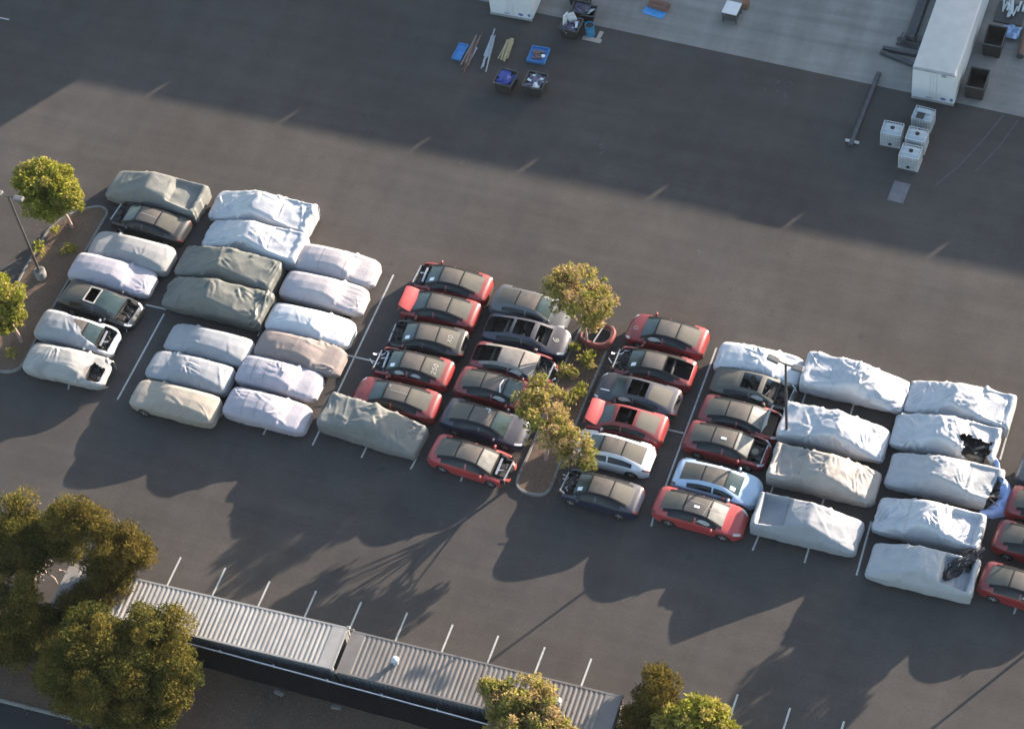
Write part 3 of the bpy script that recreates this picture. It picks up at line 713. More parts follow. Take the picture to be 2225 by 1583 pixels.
def drape(name, label, cat, pts_fn, m, nu, nv, loc=(0, 0, 0)):
    P = np.zeros((nu, nv, 3))
    for i in range(nu):
        for j in range(nv): P[i, j] = pts_fn(i / (nu - 1), j / (nv - 1))
    N = grid_normals(P); q = vnoise(P[:, :, 0] * 3, P[:, :, 1] * 3, 0, 3); P = P + N * (.05 * (1 - np.abs(q)) ** 4 + .03 * q)[:, :, None]
    root = thing(name, label, cat, loc)
    grid_part(P, grid_normals(P), [(i, j) for i in range(nu - 1) for j in range(nv - 1)], 'sheet', m, root)
    return root
# blue cloth that slid off the tail of I3 and hangs down to the asphalt
bk = [at(2160, 996, 1.2), at(2176, 1036, .95), at(2187, 1074, .55), at(2176, 1102, .30), at(2130, 1116, .18)]; bw = [.14, .2, .40, .46, .2]
def bluefn(u, v):
    s = u * 4; i = min(int(s), 3); f_ = s - i; c = bk[i].lerp(bk[i + 1], f_); wd = bw[i] * (1 - f_) + bw[i + 1] * f_
    d = (bk[min(i + 1, 4)] - bk[max(i - 1, 0)] if f_ < .5 else bk[min(i + 2, 4)] - bk[i]); d.z = 0; d.normalize(); n_ = Vector((d.y, -d.x, 0)); r = (v - .5) * 2
    z = c.z + wd * .5 * (1 - abs(r) ** 2.2) - abs(r) ** 4 * max(0, c.z - .02) * (.4 if u < .5 else 1) + .04 * math.sin(u * 17 + v * 8)
    return Vector((c.x - n_.x * r * wd + .05 * math.sin(u * 23), c.y - n_.y * r * wd + .05 * math.sin(v * 11 + u * 9), max(.015, z)))
drape('fallen_cover', 'crumpled blue cloth slid off a pickup tail onto the asphalt', 'cloth', bluefn, CV['blue'], 60, 26)

# half covered cars in the left column: car first, loose cover on top
c, a, ln = place((79, 708), (265, 742), 0)
rootA6, shA6 = car('grey car whose cover is pulled back to show windscreen and engine', 'white', c, a, 4.95, 1.9, 'nohood beam', 61)
def loose(label, cl, c, a, L, W, seed, cut, wr):
    P, N, S = cover_grid('sedan', L, W, seed, wr, 0, 2, 7, .3, True)
    root = thing('car_cover', label, 'car cover', c, a, 'loose covers on half covered cars')
    X = P[:, :, 0]; P = P + N * .03
    grid_part(P, N, [(i, j) for i in range(P.shape[0] - 1) for j in range(P.shape[1] - 1) if cut(X[i, j] / L * 2, S[i, j])], 'cloth', CV[cl], root)
loose('grey cover pulled diagonally half off a car, baring its windscreen', 'pale', c, a, 5.2, 2.0, 62, lambda t, s: t < .22 - .5 * (s + .4) - .04 * math.sin(s * 11) or s < -.95 - .25 * math.sin(t * 9), .9)
c, a, ln = place((56, 788), (245, 803), -4)
rootA7, shA7 = car('dusty white car showing a torn nose under a stained grey cover', 'dirty', c, a, 4.95, 1.86, 'nohood primer', 63)
loose('stained grey cover wrapped round a dusty white car, torn at the front', 'dusty', c, a, 5.25, 2.04, 64, lambda t, s: t < .50 + .06 * math.sin(s * 5) or s > .25 + .1 * math.sin(t * 14) and t < .9 or abs(s) > .85 + .05 * math.sin(t * 20), .8)

# small things on covers
def decal(px, py, z, sx, sy, m, name, label, cat, tilt=0):
    p = at(px, py, z); b = MB(); b.box(-sx / 2, sx / 2, -sy / 2, sy / 2, 0, .015)
    o = b.build(name, m, None, p, math.radians(tilt)); tag(o, label, cat)
decal(620, 801, 1.53, .34, .34, PAPER, 'paper_note', 'white square sheet lying on a lavender car cover', 'paper', 3)
decal(636, 813, 1.53, .2, .26, PAPER, 'paper_note', 'small white slip beside a square sheet on a lavender cover', 'paper', 10)

# red rear body shell lying on the island
p = at(1299, 727, .45)
t0 = thing('body_shell', 'red rear body ring of a car lying on the planted island', 'car part', (p.x, p.y, 0), math.radians(-8))
b = MB(); n = 28; v = []; f = []
for k in range(n):
    t_ = 2 * PI * k / n; cx_, cy_ = 1.0 * abs(math.cos(t_)) ** .7 * (1 if math.cos(t_) > 0 else -1), .78 * abs(math.sin(t_)) ** .8 * (1 if math.sin(t_) > 0 else -1)
    z_ = .62 + .14 * math.cos(t_)
    for q, zz in ((1.0, z_ - .42), (1.04, z_ - .12), (.95, z_), (.80, z_ - .03)): v.append((cx_ * q, cy_ * q, zz))
for k in range(n):
    j = (k + 1) % n
    for q in range(3): f.append((k * 4 + q, j * 4 + q, j * 4 + q + 1, k * 4 + q + 1))
b.add(v, f); b.build('shell_ring', mat('dusty_red_shell', (.20, .045, .038), rough=.6, var=.25, dust=.3), t0, smooth=60)
b = MB(); b.box(-.85, .85, -.62, .62, .15, .22); b.bar((-.5, -.6, .6), (-.4, .6, .62), .05, .05); b.build('shell_floor', DARK, t0)
b = MB(); b.bar((.05, -.65, .62), (.12, .62, .66), .06, .05); b.build('cross_bar', BAG, t0)
p = at(1303, 703, .9)
b = MB(); b.box(-.17, .17, -.07, .07, 0, .03); b.box(-.05, .05, -.36, .07, -.01, .02); tag(b.build('orange_bracket', ORANGE, None, p, .2), 'orange plastic bracket resting on the red body ring', 'bracket')
# ------------------------------------------------------------------ the setting
def ground_mat(name, c, warm, fine=.24, big=.16, streak=.09, rough=.92):
    m = bpy.data.materials.new(name); m.use_nodes = True
    n = m.node_tree.nodes; L = m.node_tree.links; b = n['Principled BSDF']; b.inputs['Roughness'].default_value = rough; b.inputs['Specular IOR Level'].default_value = .25
    tc = n.new('ShaderNodeTexCoord')
    def noise(sc, det=6, vec=None, ro=.6):
        t = n.new('ShaderNodeTexNoise'); t.inputs['Scale'].default_value = sc; t.inputs['Detail'].default_value = det; t.inputs['Roughness'].default_value = ro
        L.new(vec or tc.outputs['Object'], t.inputs['Vector']); return t.outputs['Fac']
    def rng(s, lo, hi, a=.3, bb=.7):
        r = n.new('ShaderNodeMapRange'); r.inputs[1].default_value = a; r.inputs[2].default_value = bb; r.inputs[3].default_value = lo; r.inputs[4].default_value = hi; L.new(s, r.inputs[0]); return r.outputs[0]
    def mul(a, c_):
        q = n.new('ShaderNodeMath'); q.operation = 'MULTIPLY'; L.new(a, q.inputs[0]); L.new(c_, q.inputs[1]); return q.outputs[0]
    mp = n.new('ShaderNodeMapping'); mp.inputs['Scale'].default_value = (.06, 1.1, 1); mp.inputs['Rotation'].default_value = (0, 0, .05); L.new(tc.outputs['Object'], mp.inputs[0])
    mp2 = n.new('ShaderNodeMapping'); mp2.inputs['Scale'].default_value = (.9, .07, 1); mp2.inputs['Rotation'].default_value = (0, 0, .5); L.new(tc.outputs['Object'], mp2.inputs[0])
    f = mul(rng(noise(9, 8, ro=.8), 1 - fine, 1 + fine), rng(noise(.10, 5), 1 - big, 1 + big))
    f = mul(f, rng(noise(1.0, 4, mp.outputs[0]), 1 - streak, 1 + streak)); f = mul(f, rng(noise(1.0, 5, mp2.outputs[0]), 1 - streak * .7, 1 + streak * .7))
    f = mul(f, rng(noise(.55, 9, ro=.7), .86, 1.12))
    # dark oil drips and pale scuffs
    f = mul(f, rng(noise(.9, 3), 1.0, .72, .66, .80)); f = mul(f, rng(noise(2.3, 6, ro=.75), 1.0, 1.35, .68, .80))
    mx = n.new('ShaderNodeMixRGB'); L.new(rng(noise(.13, 4), 0, 1), mx.inputs[0]); mx.inputs[1].default_value = c + (1,); mx.inputs[2].default_value = warm + (1,)
    sc = n.new('ShaderNodeVectorMath'); sc.operation = 'SCALE'; L.new(mx.outputs[0], sc.inputs[0]); L.new(f, sc.inputs['Scale'])
    L.new(sc.outputs[0], b.inputs['Base Color'])
    bu = n.new('ShaderNodeBump'); bu.inputs['Distance'].default_value = .008; bu.inputs['Strength'].default_value = .6; L.new(noise(30, 4), bu.inputs['Height']); L.new(bu.outputs[0], b.inputs['Normal'])
    return m
ASPH = ground_mat('asphalt', (.060, .0545, .051), (.066, .057, .051))
CONC = ground_mat('concrete', (.205, .196, .182), (.222, .204, .184), fine=.12, big=.14, streak=.16)
SOIL = ground_mat('mulch', (.11, .08, .058), (.14, .09, .064), fine=.38, big=.4, streak=.1, rough=1)
ROADM = ground_mat('road_asphalt', (.026, .027, .03), (.03, .03, .031))
LINE = mat('road_paint', (.42, .42, .40), rough=.8, var=.12, scale=9, stain=.55, scol=(.12, .115, .11))
KERB = mat('kerb_concrete', (.18, .175, .162), rough=.9, var=.2, scale=5, stain=.4, scol=(.10, .09, .08))
def struct(o, kind='structure'): o['kind'] = kind; return o
b = MB(); b.sheet([(-900, -900), (900, -900), (900, 900), (-900, 900)], 0); struct(b.build('asphalt_yard', ASPH))
p, q = at(1185, 32), at(2225, 255); d = (q - p); e0 = p - d * 3; e1 = q + d * 2
b = MB(); b.sheet([(e0.x, e0.y), (e1.x, e1.y), (e1.x, 140), (e0.x, 140)], .008); struct(b.build('concrete_apron', CONC))

# painted lines
b = MB()
def line(a, c, w=.10):
    a = Vector((a[0], a[1], 0)); c = Vector((c[0], c[1], 0)); d = (c - a).normalized(); n = Vector((-d.y, d.x, 0)) * w / 2
    k = max(1, int((c - a).length / 2)); 
    b.add([tuple(x + Vector((0, 0, .005))) for x in (a - n, c - n, c + n, a + n)], [(0, 1, 2, 3)])
def pxline(p, q, w=.10): a, c = at(*p), at(*q); line((a.x, a.y), (c.x, c.y), w)
x0 = at(855, 597).x; top, bot = at(855, 597).y, at(680, 968).y; mid = at(775, 776).y
for p_, q_ in (((357, 681), (255, 868)), ((855, 597), (679, 967)), ((1557, 755), (1446, 1056)), ((1893, 1132), (1861, 1249)), ((2201, 900), (2173, 998)),
               ((152, 828), (148, 846)), ((584, 920), (572, 944)), ((797, 970), (785, 994)), ((905, 995), (892, 1019)), ((1012, 1015), (1001, 1045)), ((1318, 1080), (1306, 1113)), ((1427, 1095), (1415, 1143)), ((1654, 1150), (1635, 1195)), ((1764, 1170), (1748, 1222)),
               ((1754, 845), (1738, 890)), ((1858, 870), (1848, 900)), ((1684, 1045), (1674, 1072)), ((1795, 1070), (1786, 1096)), ((2096, 1285), (2090, 1300)), ((2208, 1318), (2203, 1333)), ((600, 650), (560, 730)), ((497, 870), (480, 905))): pxline(p_, q_)
line((at(312, 671).x, mid + .25), (at(357, 681).x, mid + .25)); line((at(745, 770).x, mid), (at(815, 785).x, mid)); line((at(1440, 932).x, mid), (at(1486, 940).x, mid))
for px_, py_ in ((393, 1210), (490, 1233), (586, 1262), (687, 1283), (785, 1307), (885, 1330), (984, 1356), (1083, 1380), (1184, 1405), (1285, 1430), (1603, 1507), (1717, 1537), (1834, 1566)):
    a = at(px_, py_); line((a.x, a.y), (a.x - .02, a.y - 4.9))
line((at(1603, 1507).x - .02, at(1583, 1575).y), (at(1583, 1575).x + .35, at(1583, 1575).y), .12)
pxline((-60, 27), (20, 43), .1)
struct(b.build('parking_lines', LINE))

# planted islands
def island(px, name, z=.14):
    pts = [at(*p) for p in px]; n = len(pts); cx = sum(p.x for p in pts) / n; cy = sum(p.y for p in pts) / n
    # resample smooth closed curve
    out = []
    for i in range(n):
        p0, p1, p2, p3 = pts[i - 1], pts[i], pts[(i + 1) % n], pts[(i + 2) % n]
        for k in range(5):
            t = k / 5; out.append(.5 * ((2 * p1) + (p2 - p0) * t + (2 * p0 - 5 * p1 + 4 * p2 - p3) * t * t + (3 * p1 - p0 - 3 * p2 + p3) * t ** 3))
    m = len(out); area = sum(out[i].x * out[(i + 1) % m].y - out[(i + 1) % m].x * out[i].y for i in range(m)); sg = 1 if area > 0 else -1
    v = []; f = []
    for i in range(m):
        d = (out[(i + 1) % m] - out[i - 1]).normalized(); nrm = Vector((-d.y, d.x, 0)) * sg
        for o_, zz in ((0, 0), (.015, z - .02), (.03, z), (.15, z), (.16, z - .05)): q = out[i] + nrm * o_; v.append((q.x, q.y, zz))
    for i in range(m):
        j = (i + 1) % m
        for k in range(4): f.append((i * 5 + k, j * 5 + k, j * 5 + k + 1, i * 5 + k + 1) if sg < 0 else (i * 5 + k, i * 5 + k + 1, j * 5 + k + 1, j * 5 + k))
    b = MB(); b.add(v, f); struct(b.build(name + '_kerb', KERB))
    poly = [(v[i * 5 + 4][0], v[i * 5 + 4][1]) for i in range(m)]
    b = MB(); c = (cx, cy); vv = [(cx, cy, z + .02)] + [(x, y, z - .045) for x, y in poly]
    b.add(vv, [(0, i + 1, (i + 1) % m + 1) if sg > 0 else (0, (i + 1) % m + 1, i + 1) for i in range(m)]); struct(b.build(name + '_soil', SOIL))
island([(236, 466), (230, 453), (214, 448), (186, 453), (160, 462), (138, 473), (110, 494), (86, 528), (50, 590), (0, 688), (-45, 775), (-28, 803), (13, 811), (38, 806), (56, 788), (108, 690), (216, 502)], 'left_island')
island([(1334, 728), (1322, 708), (1298, 698), (1268, 706), (1252, 730), (1214, 816), (1154, 968), (1124, 1034), (1121, 1054), (1130, 1067), (1148, 1075), (1171, 1079), (1187, 1075), (1200, 1060), (1210, 1034), (1281, 859)], 'middle_island')

# verge, fence, containers
fy = at(800, 1547).y; 
b = MB(); b.sheet([(-120, fy - 26), (140, fy - 26), (140, fy + .25), (-120, fy + .25)], .006); struct(b.build('bare_verge', SOIL))
pa_, pb_ = at(0, 1525), at(240, 1586); d = (pb_ - pa_).normalized(); n = Vector((-d.y, d.x, 0))
q0, q1 = pa_ - d * 60, pb_ + d * 60
b = MB(); b.sheet([((q0 - n * 30).x, (q0 - n * 30).y), ((q1 - n * 30).x, (q1 - n * 30).y), (q1.x, q1.y), (q0.x, q0.y)], .012); struct(b.build('road', ROADM))
b = MB(); l_ = (q1 - q0).length; mt = Matrix.Translation(q0) @ d.to_track_quat('X', 'Z').to_matrix().to_4x4(); b.box(0, l_, 0, .18, 0, .14, mt, bev=.03); struct(b.build('road_kerb', KERB))

SHADE = mat('fence_screen', (.006, .0065, .009), rough=.95, spec=.1, var=.3, scale=2)
RAIL = mat('galvanised_rail', (.50, .51, .53), rough=.45, metal=.3)
xa, xb = at(380, 1440).x - 9, at(1040, 1600).x + 12
fr = thing('screened_fence', 'black screened chain link fence with pale top rail behind the containers', 'fence', (xa, fy, 0))
b = MB(); nx = 220; v = []; f = []
for i in range(nx + 1):
    for j in range(5):
        x = (xb - xa) * i / nx; z = .05 + 2.25 * j / 4; v.append((x, .03 * math.sin(i * .9) * (1 - abs(j - 2) / 3) + .02 * math.sin(i * .31 + j), z))
for i in range(nx):
    for j in range(4): k = i * 5 + j; f.append((k, k + 5, k + 6, k + 1))
b.add(v, f); b.build('screen_cloth', SHADE, fr, smooth=60)
b = MB(); b.tube([((xb - xa) * i / 30, .05, 2.36 + .012 * math.sin(i * 2)) for i in range(31)], .035, 8); b.build('top_rail', RAIL, fr, smooth=60)
for k in range(int((xb - xa) / 3) + 1):
    b = MB(); b.tube([(k * 3.0, .10, 0), (k * 3.0, .10, 2.42)], .04, 8); b.build('post', RAIL, fr, smooth=60)

def container(name, label, pl, pr, roofm, wallm, vents=(), W=2.5, H=2.6):
    a = at(pl[0], pl[1], H); c = at(pr[0], pr[1], H); d = c - a; L = d.length; rz = math.atan2(d.y, d.x)
    root = thing('shipping_container', label, 'shipping container', (a.x, a.y, 0), rz, 'corrugated containers along the fence')
    v = []; f = []; pit = .265; dep = .024; xs = [0.0, .02]; zs = [H, H]; x = .75
    xs += [.75]; zs += [H]
    while x < L - .95:
        xs += [x + .07, x + .125, x + .195, x + pit]; zs += [H - dep, H - dep, H, H]; x += pit
    xs += [L]; zs += [H]
    rr = random.Random(int(L * 100)); zs = [z + (rr.uniform(-.007, .003) if 0.8 < x < L - 1 else 0) for x, z in zip(xs, zs)]
    for x_, z_ in zip(xs, zs): v += [(x_, -W + .1, z_), (x_, -.1, z_)]
    for i in range(len(xs) - 1): f.append((2 * i, 2 * i + 2, 2 * i + 3, 2 * i + 1))
    b = MB(); b.add(v, f); b.build('roof', roofm, root)
    b = MB()
    for y in (-W, -.1): b.box(0, L, y, y + .1, H - .12, H + .006); b.box(0, L, y, y + .1, .05, .22)
    for x_ in (0, L - .1):
        b.box(x_ - .002, x_ + .102, -W + .1, -.1, H - .12, H + .008); b.box(x_ - .002, x_ + .102, -W - .002, -W + .11, .05, H + .01); b.box(x_ - .002, x_ + .102, -.11, .002, .05, H + .01)
    b.build('frame', roofm, root)
    for y in (-W + .03, -.03):
        b = MB(); v = []; f = []; k = 0; x = .1
        while x < L - .1:
            for dx, o_ in ((0, 0), (.09, 0), (.13, .04), (.21, .04)):
                if x + dx < L - .1: v += [(x + dx, y + (o_ if y < -1 else -o_), .2), (x + dx, y + (o_ if y < -1 else -o_), H - .12)]
            x += .25
        f = [(2 * i, 2 * i + 2, 2 * i + 3, 2 * i + 1) for i in range(len(v) // 2 - 1)]; b.add(v, f); b.build('side_wall', wallm, root)
    for x_ in (.06, L - .06):
        b = MB(); b.box(x_ - .03, x_ + .03, -W + .1, -.1, .05, H - .12); b.build('end_wall', wallm, root)
    for x_ in (0, L):
        for y in (-W, 0):
            b = MB(); sx_ = .09; b.box(x_ - sx_, x_ + sx_, y - .08, y + .08, H - .10, H + .02, bev=.02); o = b.build('corner_casting', roofm, root)
            b = MB(); b.box(x_ - .035, x_ + .035, y - .022, y + .022, H + .02, H + .024); b.build('lock_hole', RUBBER, o)
    for px, py in vents:
        p = at(px, py, H + .35); q = Matrix.Rotation(-rz, 4, 'Z') @ (p - a.xyz); x_, y_ = q.x, q.y
        b = MB(); b.lathe([(.15, H - .02), (.13, H + .18), (.17, H + .20), (.21, H + .27), (.22, H + .34), (.18, H + .42), (.08, H + .47), (.01, H + .475)], x_, y_, 18); o = b.build('roof_vent', mat('vent_white', (.45, .465, .48), rough=.35, metal=.2), root, smooth=50)
        b = MB()
        for k in range(18):
            t_ = 2 * PI * k / 18; b.bar((x_ + .205 * math.cos(t_), y_ + .205 * math.sin(t_), H + .23), (x_ + .18 * math.cos(t_ + .2), y_ + .18 * math.sin(t_ + .2), H + .41), .015, .03)
        b.build('vent_fins', RIM, o)
ROOF1 = mat('pale_roof_steel', (.27, .256, .24), rough=.6, var=.12, scale=1.2, stain=.6, scol=(.19, .175, .16))
ROOF2 = mat('weathered_roof_steel', (.14, .126, .117), rough=.7, var=.12, scale=1.5, stain=.6, scol=(.09, .075, .06))
WALL1 = mat('container_wall', (.16, .16, .165), rough=.6, var=.2)
container('c', 'pale corrugated container, its left end under the trees', (153, 1222), (757, 1362), ROOF1, WALL1)
container('c', 'greyer brown corrugated container with two white roof vents', (766, 1368), (1352, 1511), ROOF2, WALL1, ((858, 1432), (1211, 1521)))

# the warehouse whose shade lies on the yard: out of the picture to the upper right
ST = math.tan(math.radians(SUN_EL)); SA = math.radians(SUN_AZ)
yE, xE = 13.25, at(165, 172).x; Hb = 8.0
def caster(x, y, h): return x + math.cos(SA) * h / ST, y + math.sin(SA) * h / ST
bx0, by0 = caster(xE, yE, Hb)
WH = mat('warehouse_wall', (.42, .41, .38), rough=.85, var=.08)
b = MB(); b.box(bx0, bx0 + 110, by0 - .0, by0 + 45, 0, Hb - .29); xs = [bx0]
for px, py in ((325, 202), (613, 257), (898, 318), (1130, 368), (1408, 437), (1703, 497), (2018, 562)):
    xs.append(at(px, py).x + (bx0 - xE))
xs = sorted(xs)
for i, x in enumerate(xs):
    xn = xs[i + 1] - .2 if i + 1 < len(xs) else bx0 + 110; x_ = x + (.2 if i else 0); b.box(x_, xn, by0 - .003, by0 + .3, Hb - .29, Hb)
wh = thing('warehouse', 'pale warehouse with notched parapet standing beyond the yard', 'building', (0, 0, 0)); b.build('wall', WH, wh)
b = MB(); b.box(bx0 - 40, bx0 + .02, by0 + .004, by0 + 45, 0, 12.0); b.build('tower', WH, wh)

# ------------------------------------------------------------------ lamp posts
POLE = mat('dark_pole', (.07, .065, .062), rough=.5, metal=.3, var=.2)
HEADM = mat('lamp_head', (.125, .122, .12), rough=.5, var=.15)
def lamp_post(label, base, h, ang, plinth=True, n=2):
    root = thing('lamp_post', label, 'lamp post', base, ang, 'tall parking lot lamp posts')
    b = MB(); b.tube([(0, 0, .05), (0, 0, h)], [.085, .065], 8); b.build('pole', POLE, root, smooth=50)
    if plinth: b = MB(); b.lathe([(.34, 0), (.34, .72), (.31, .76), (.01, .77)], n=18); b.build('plinth', KERB, root, smooth=40)
    b = MB(); b.box(-.16, .16, -.16, .16, .77 if plinth else .03, .83 if plinth else .09); b.build('base_plate', POLE, root)
    for s in ((-1, 1) if n == 2 else (1,)):
        b = MB(); b.bar((0, 0, h - .05), (s * .40, 0, h + .02), .07, .07); b.build('arm', POLE, root)
        b = MB(); mt = Matrix.Translation((s * .70, 0, h + .04)) @ Matrix.Rotation(-s * .12, 4, 'Y'); b.box(-.33, .33, -.18, .18, -.08, .08, mt, bev=.05); o = b.build('lamp_head', HEADM, root)
        b = MB(); b.box(-.28, .28, -.15, .15, -.1, -.092, mt); b.build('lens', LAMP, o)
lamp_post('left lamp post on a round concrete plinth in the planted island', at(92, 604), 7.7, math.radians(-4))
lamp_post('middle lamp post rising between the red cars and the silver covered pickups', at(1709.5, 962), 7.45, math.radians(-10), plinth=False)
p = at(2200, 1443); lamp_post('lamp post just outside the right edge whose shadow crosses the asphalt', (p.x + math.cos(SA) * 9.0, p.y + math.sin(SA) * 9.0, 0), 7.5, 0, plinth=True)

# ------------------------------------------------------------------ trees
BARK = mat('bark', (.16, .11, .085), rough=.95, var=.35, scale=8)
PALEBARK = mat('pale_bark', (.30, .20, .16), rough=.95, var=.3, scale=8)
def leaves(name, root, clumps, n, size, pal, seed, flat=.0):
    g_ = np.random.default_rng(seed); V_ = []; Cc = []
    for (c, r, shade) in clumps:
        k = max(4, int(n * r ** 1.6)); d = g_.normal(size=(k, 3)); d /= np.linalg.norm(d, axis=1)[:, None]
        rad = r * (.55 + .45 * g_.random(k) ** .5) * (1 + .25 * g_.normal(size=k) * .5); ctr = np.array(c) + d * rad[:, None] * np.array([1, 1, .85])
        a = g_.normal(size=(k, 3)) + d * .6; a /= np.linalg.norm(a, axis=1)[:, None]; bb = np.cross(a, g_.normal(size=(k, 3))); bb /= np.linalg.norm(bb, axis=1)[:, None] + 1e-9
        s = size * (.6 + .8 * g_.random(k))[:, None]
        q = np.stack([ctr - a * s, ctr - bb * s * .45, ctr + a * s, ctr + bb * s * .45], 1); V_.append(q.reshape(-1, 3))
        t = np.clip(shade + .32 * g_.normal(size=k), 0, 1)[:, None]; i = np.minimum((t * (len(pal) - 1)).astype(int), len(pal) - 2); fr_ = t * (len(pal) - 1) - i; pp = np.array(pal)
        col = pp[i[:, 0]] * (1 - fr_) + pp[i[:, 0] + 1] * fr_; col = col * (.8 + .4 * g_.random((k, 1)))
        Cc.append(np.repeat(np.concatenate([col, np.ones((k, 1))], 1), 4, axis=0))
    v = np.concatenate(V_); c = np.concatenate(Cc); nv = len(v); me = bpy.data.meshes.new(name)
    me.vertices.add(nv); me.vertices.foreach_set('co', v.astype(np.float32).ravel())
    me.loops.add(nv); me.loops.foreach_set('vertex_index', np.arange(nv, dtype=np.int32)); me.polygons.add(nv // 4); me.polygons.foreach_set('loop_start', np.arange(0, nv, 4, dtype=np.int32)); 
    me.update(calc_edges=True); me.validate()
    at_ = me.color_attributes.new('leaf', 'FLOAT_COLOR', 'POINT'); at_.data.foreach_set('color', c.astype(np.float32).ravel())
    me.materials.append(LEAF)
    return link(name, me, root)
PAL_L = [(.155, .17, .026), (.24, .245, .036), (.33, .30, .06), (.37, .29, .10)]
PAL_S = [(.18, .18, .042), (.28, .26, .06), (.36, .29, .10), (.36, .24, .14)]
PAL_D = [(.04, .048, .014), (.08, .082, .02), (.135, .118, .028), (.20, .15, .036)]
PAL_O = [(.055, .05, .014), (.095, .08, .02), (.14, .105, .026), (.155, .115, .03)]
def tree(name, label, base, blobs, seed, n=260, size=.13, pal=PAL_L, clump=.42, dens=1.0, trunk=.11, bark=BARK, lean=(0, 0), group=None, shell=.55):
    """blobs: crown volumes as (centre point, radius across, radius up)"""
    R = random.Random(seed); root = thing(name, label, 'tree', base, 0, group); B = Vector(base); cl = []
    for (c, rx, rz) in blobs:
        c = Vector(c) - B; k = int(dens * 5.5 * (rx * rx * rz) / clump ** 3 * .16) + 6
        for _ in range(k):
            d = Vector((R.gauss(0, 1), R.gauss(0, 1), R.gauss(0, 1))).normalized(); q = shell + (1 - shell) * R.random() ** .6
            if d.z < -.35: q *= .7
            p = c + Vector((d.x * rx * q, d.y * rx * q, d.z * rz * q)); r = clump * R.uniform(.6, 1.25); p -= d * r * .5
            cl.append((tuple(p), r, R.random()))
    leaves('crown', root, cl, n, size, pal, seed)
    b = MB(); c0 = sum((Vector(c) - B for c, _, _ in blobs), Vector()) / len(blobs); h = c0.z * .62; top = Vector((c0.x * .5, c0.y * .5, h))
    b.tube([(0, 0, 0), (top.x * .3 + .05, top.y * .3, h * .45), tuple(top)], [trunk, trunk * .8, trunk * .6], 8)
    b.build('trunk', bark, root, smooth=60)
    b = MB()
    for p, r, _ in R.sample(cl, min(len(cl), 22)):
        p = Vector(p); m_ = top.lerp(p, .5) + Vector((R.uniform(-.2, .2), R.uniform(-.2, .2), -.15)); s = Vector((top.x * .8, top.y * .8, h * R.uniform(.65, 1)))
        b.tube([s, m_, p], [trunk * .4, trunk * .22, .012], 5)
    b.build('limbs', bark, root, smooth=60)
    return root
def blob(px, py, z, rx, rz): return (tuple(at(px, py, z)), rx, rz)
tree('leafy_tree', 'round leafy tree at the upper end of the left island', at(158, 497), [blob(102, 412, 3.0, 1.95, 1.6), blob(80, 390, 3.3, 1.4, 1.2), blob(140, 425, 2.7, 1.3, 1.2)], 1, n=620, size=.105, clump=.45, dens=1.35, bark=PALEBARK)
tree('leafy_tree', 'leafy tree cut by the left edge below the lamp post', at(48, 745), [blob(8, 652, 3.0, 1.35, 1.5), blob(10, 690, 2.4, 1.2, 1.2), blob(-20, 640, 3.2, 1.3, 1.2)], 2, n=620, size=.105, clump=.45, dens=1.35, bark=PALEBARK)
tree('sparse_tree', 'thin yellowing tree at the top of the middle island', at(1275, 752), [blob(1256, 638, 3.9, 1.9, 1.35), blob(1215, 612, 4.1, 1.1, .9), blob(1300, 662, 3.3, 1.2, 1.2), blob(1285, 700, 2.3, .7, .7)], 3, n=330, size=.105, pal=PAL_S, clump=.34, dens=.62, bark=PALEBARK)
tree('sparse_tree', 'wide thin tree over the tip of the middle island', at(1186, 1000), [blob(1190, 925, 3.2, 1.5, 1.15), blob(1150, 880, 3.3, 1.2, 1.0), blob(1235, 965, 2.9, 1.3, 1.0), blob(1275, 1000, 2.4, .8, .7), blob(1175, 845, 3.6, .9, .7)], 4, n=330, size=.105, pal=PAL_S, clump=.34, dens=.60, bark=PALEBARK)
D_ = dict(n=900, size=.075, clump=.62, trunk=.2, shell=.72)
tree('dense_tree', 'broad dark rounded tree in front of the pale container', at(275, 1610), [blob(330, 1395, 4.0, 2.3, 1.6), blob(200, 1385, 4.2, 2.0, 1.5), blob(370, 1480, 3.0, 1.9, 1.7), blob(240, 1470, 3.2, 2.8, 2.2), blob(300, 1545, 2.0, 2.6, 1.8), blob(150, 1470, 2.8, 2.0, 2.0)], 5, pal=PAL_D, dens=1.25, **D_)
tree('dense_tree', 'dark tall tree whose right side hangs over the container end', at(225, 1360), [blob(235, 1165, 4.6, 1.5, 1.3), blob(280, 1200, 3.8, 1.2, 1.4), blob(295, 1200, 3.3, .9, 1.3), blob(220, 1270, 2.8, 1.6, 1.4), blob(260, 1285, 2.4, 1.1, 1.0), blob(165, 1130, 4.8, 1.4, 1.2), blob(245, 1225, 3.4, 1.3, 1.2), blob(195, 1300, 2.6, 1.2, 1.0), blob(165, 1310, 2.4, 1.1, 1.0)], 6, pal=PAL_O, dens=1.2, **D_)
tree('dense_tree', 'yellow tipped dense tree at the left edge above the others', at(75, 1290), [blob(50, 1130, 4.0, 1.6, 1.2), blob(150, 1132, 4.4, 1.4, 1.2), blob(15, 1170, 3.4, 1.5, 1.3), blob(90, 1185, 3.2, 1.5, 1.2), blob(150, 1190, 3.4, 1.1, .9), blob(40, 1215, 2.8, 1.3, 1.1)], 7, pal=PAL_D, dens=1.25, **D_)
tree('dense_tree', 'dense tree at the left edge beside a bare gap of pale branches', at(45, 1430), [blob(30, 1290, 3.3, 1.5, 1.3), blob(60, 1340, 2.7, 1.4, 1.3), blob(-10, 1350, 3.0, 1.7, 1.5), blob(90, 1385, 2.2, 1.3, 1.1), blob(20, 1400, 2.2, 1.6, 1.2)], 8, pal=PAL_D, dens=1.25, **D_)
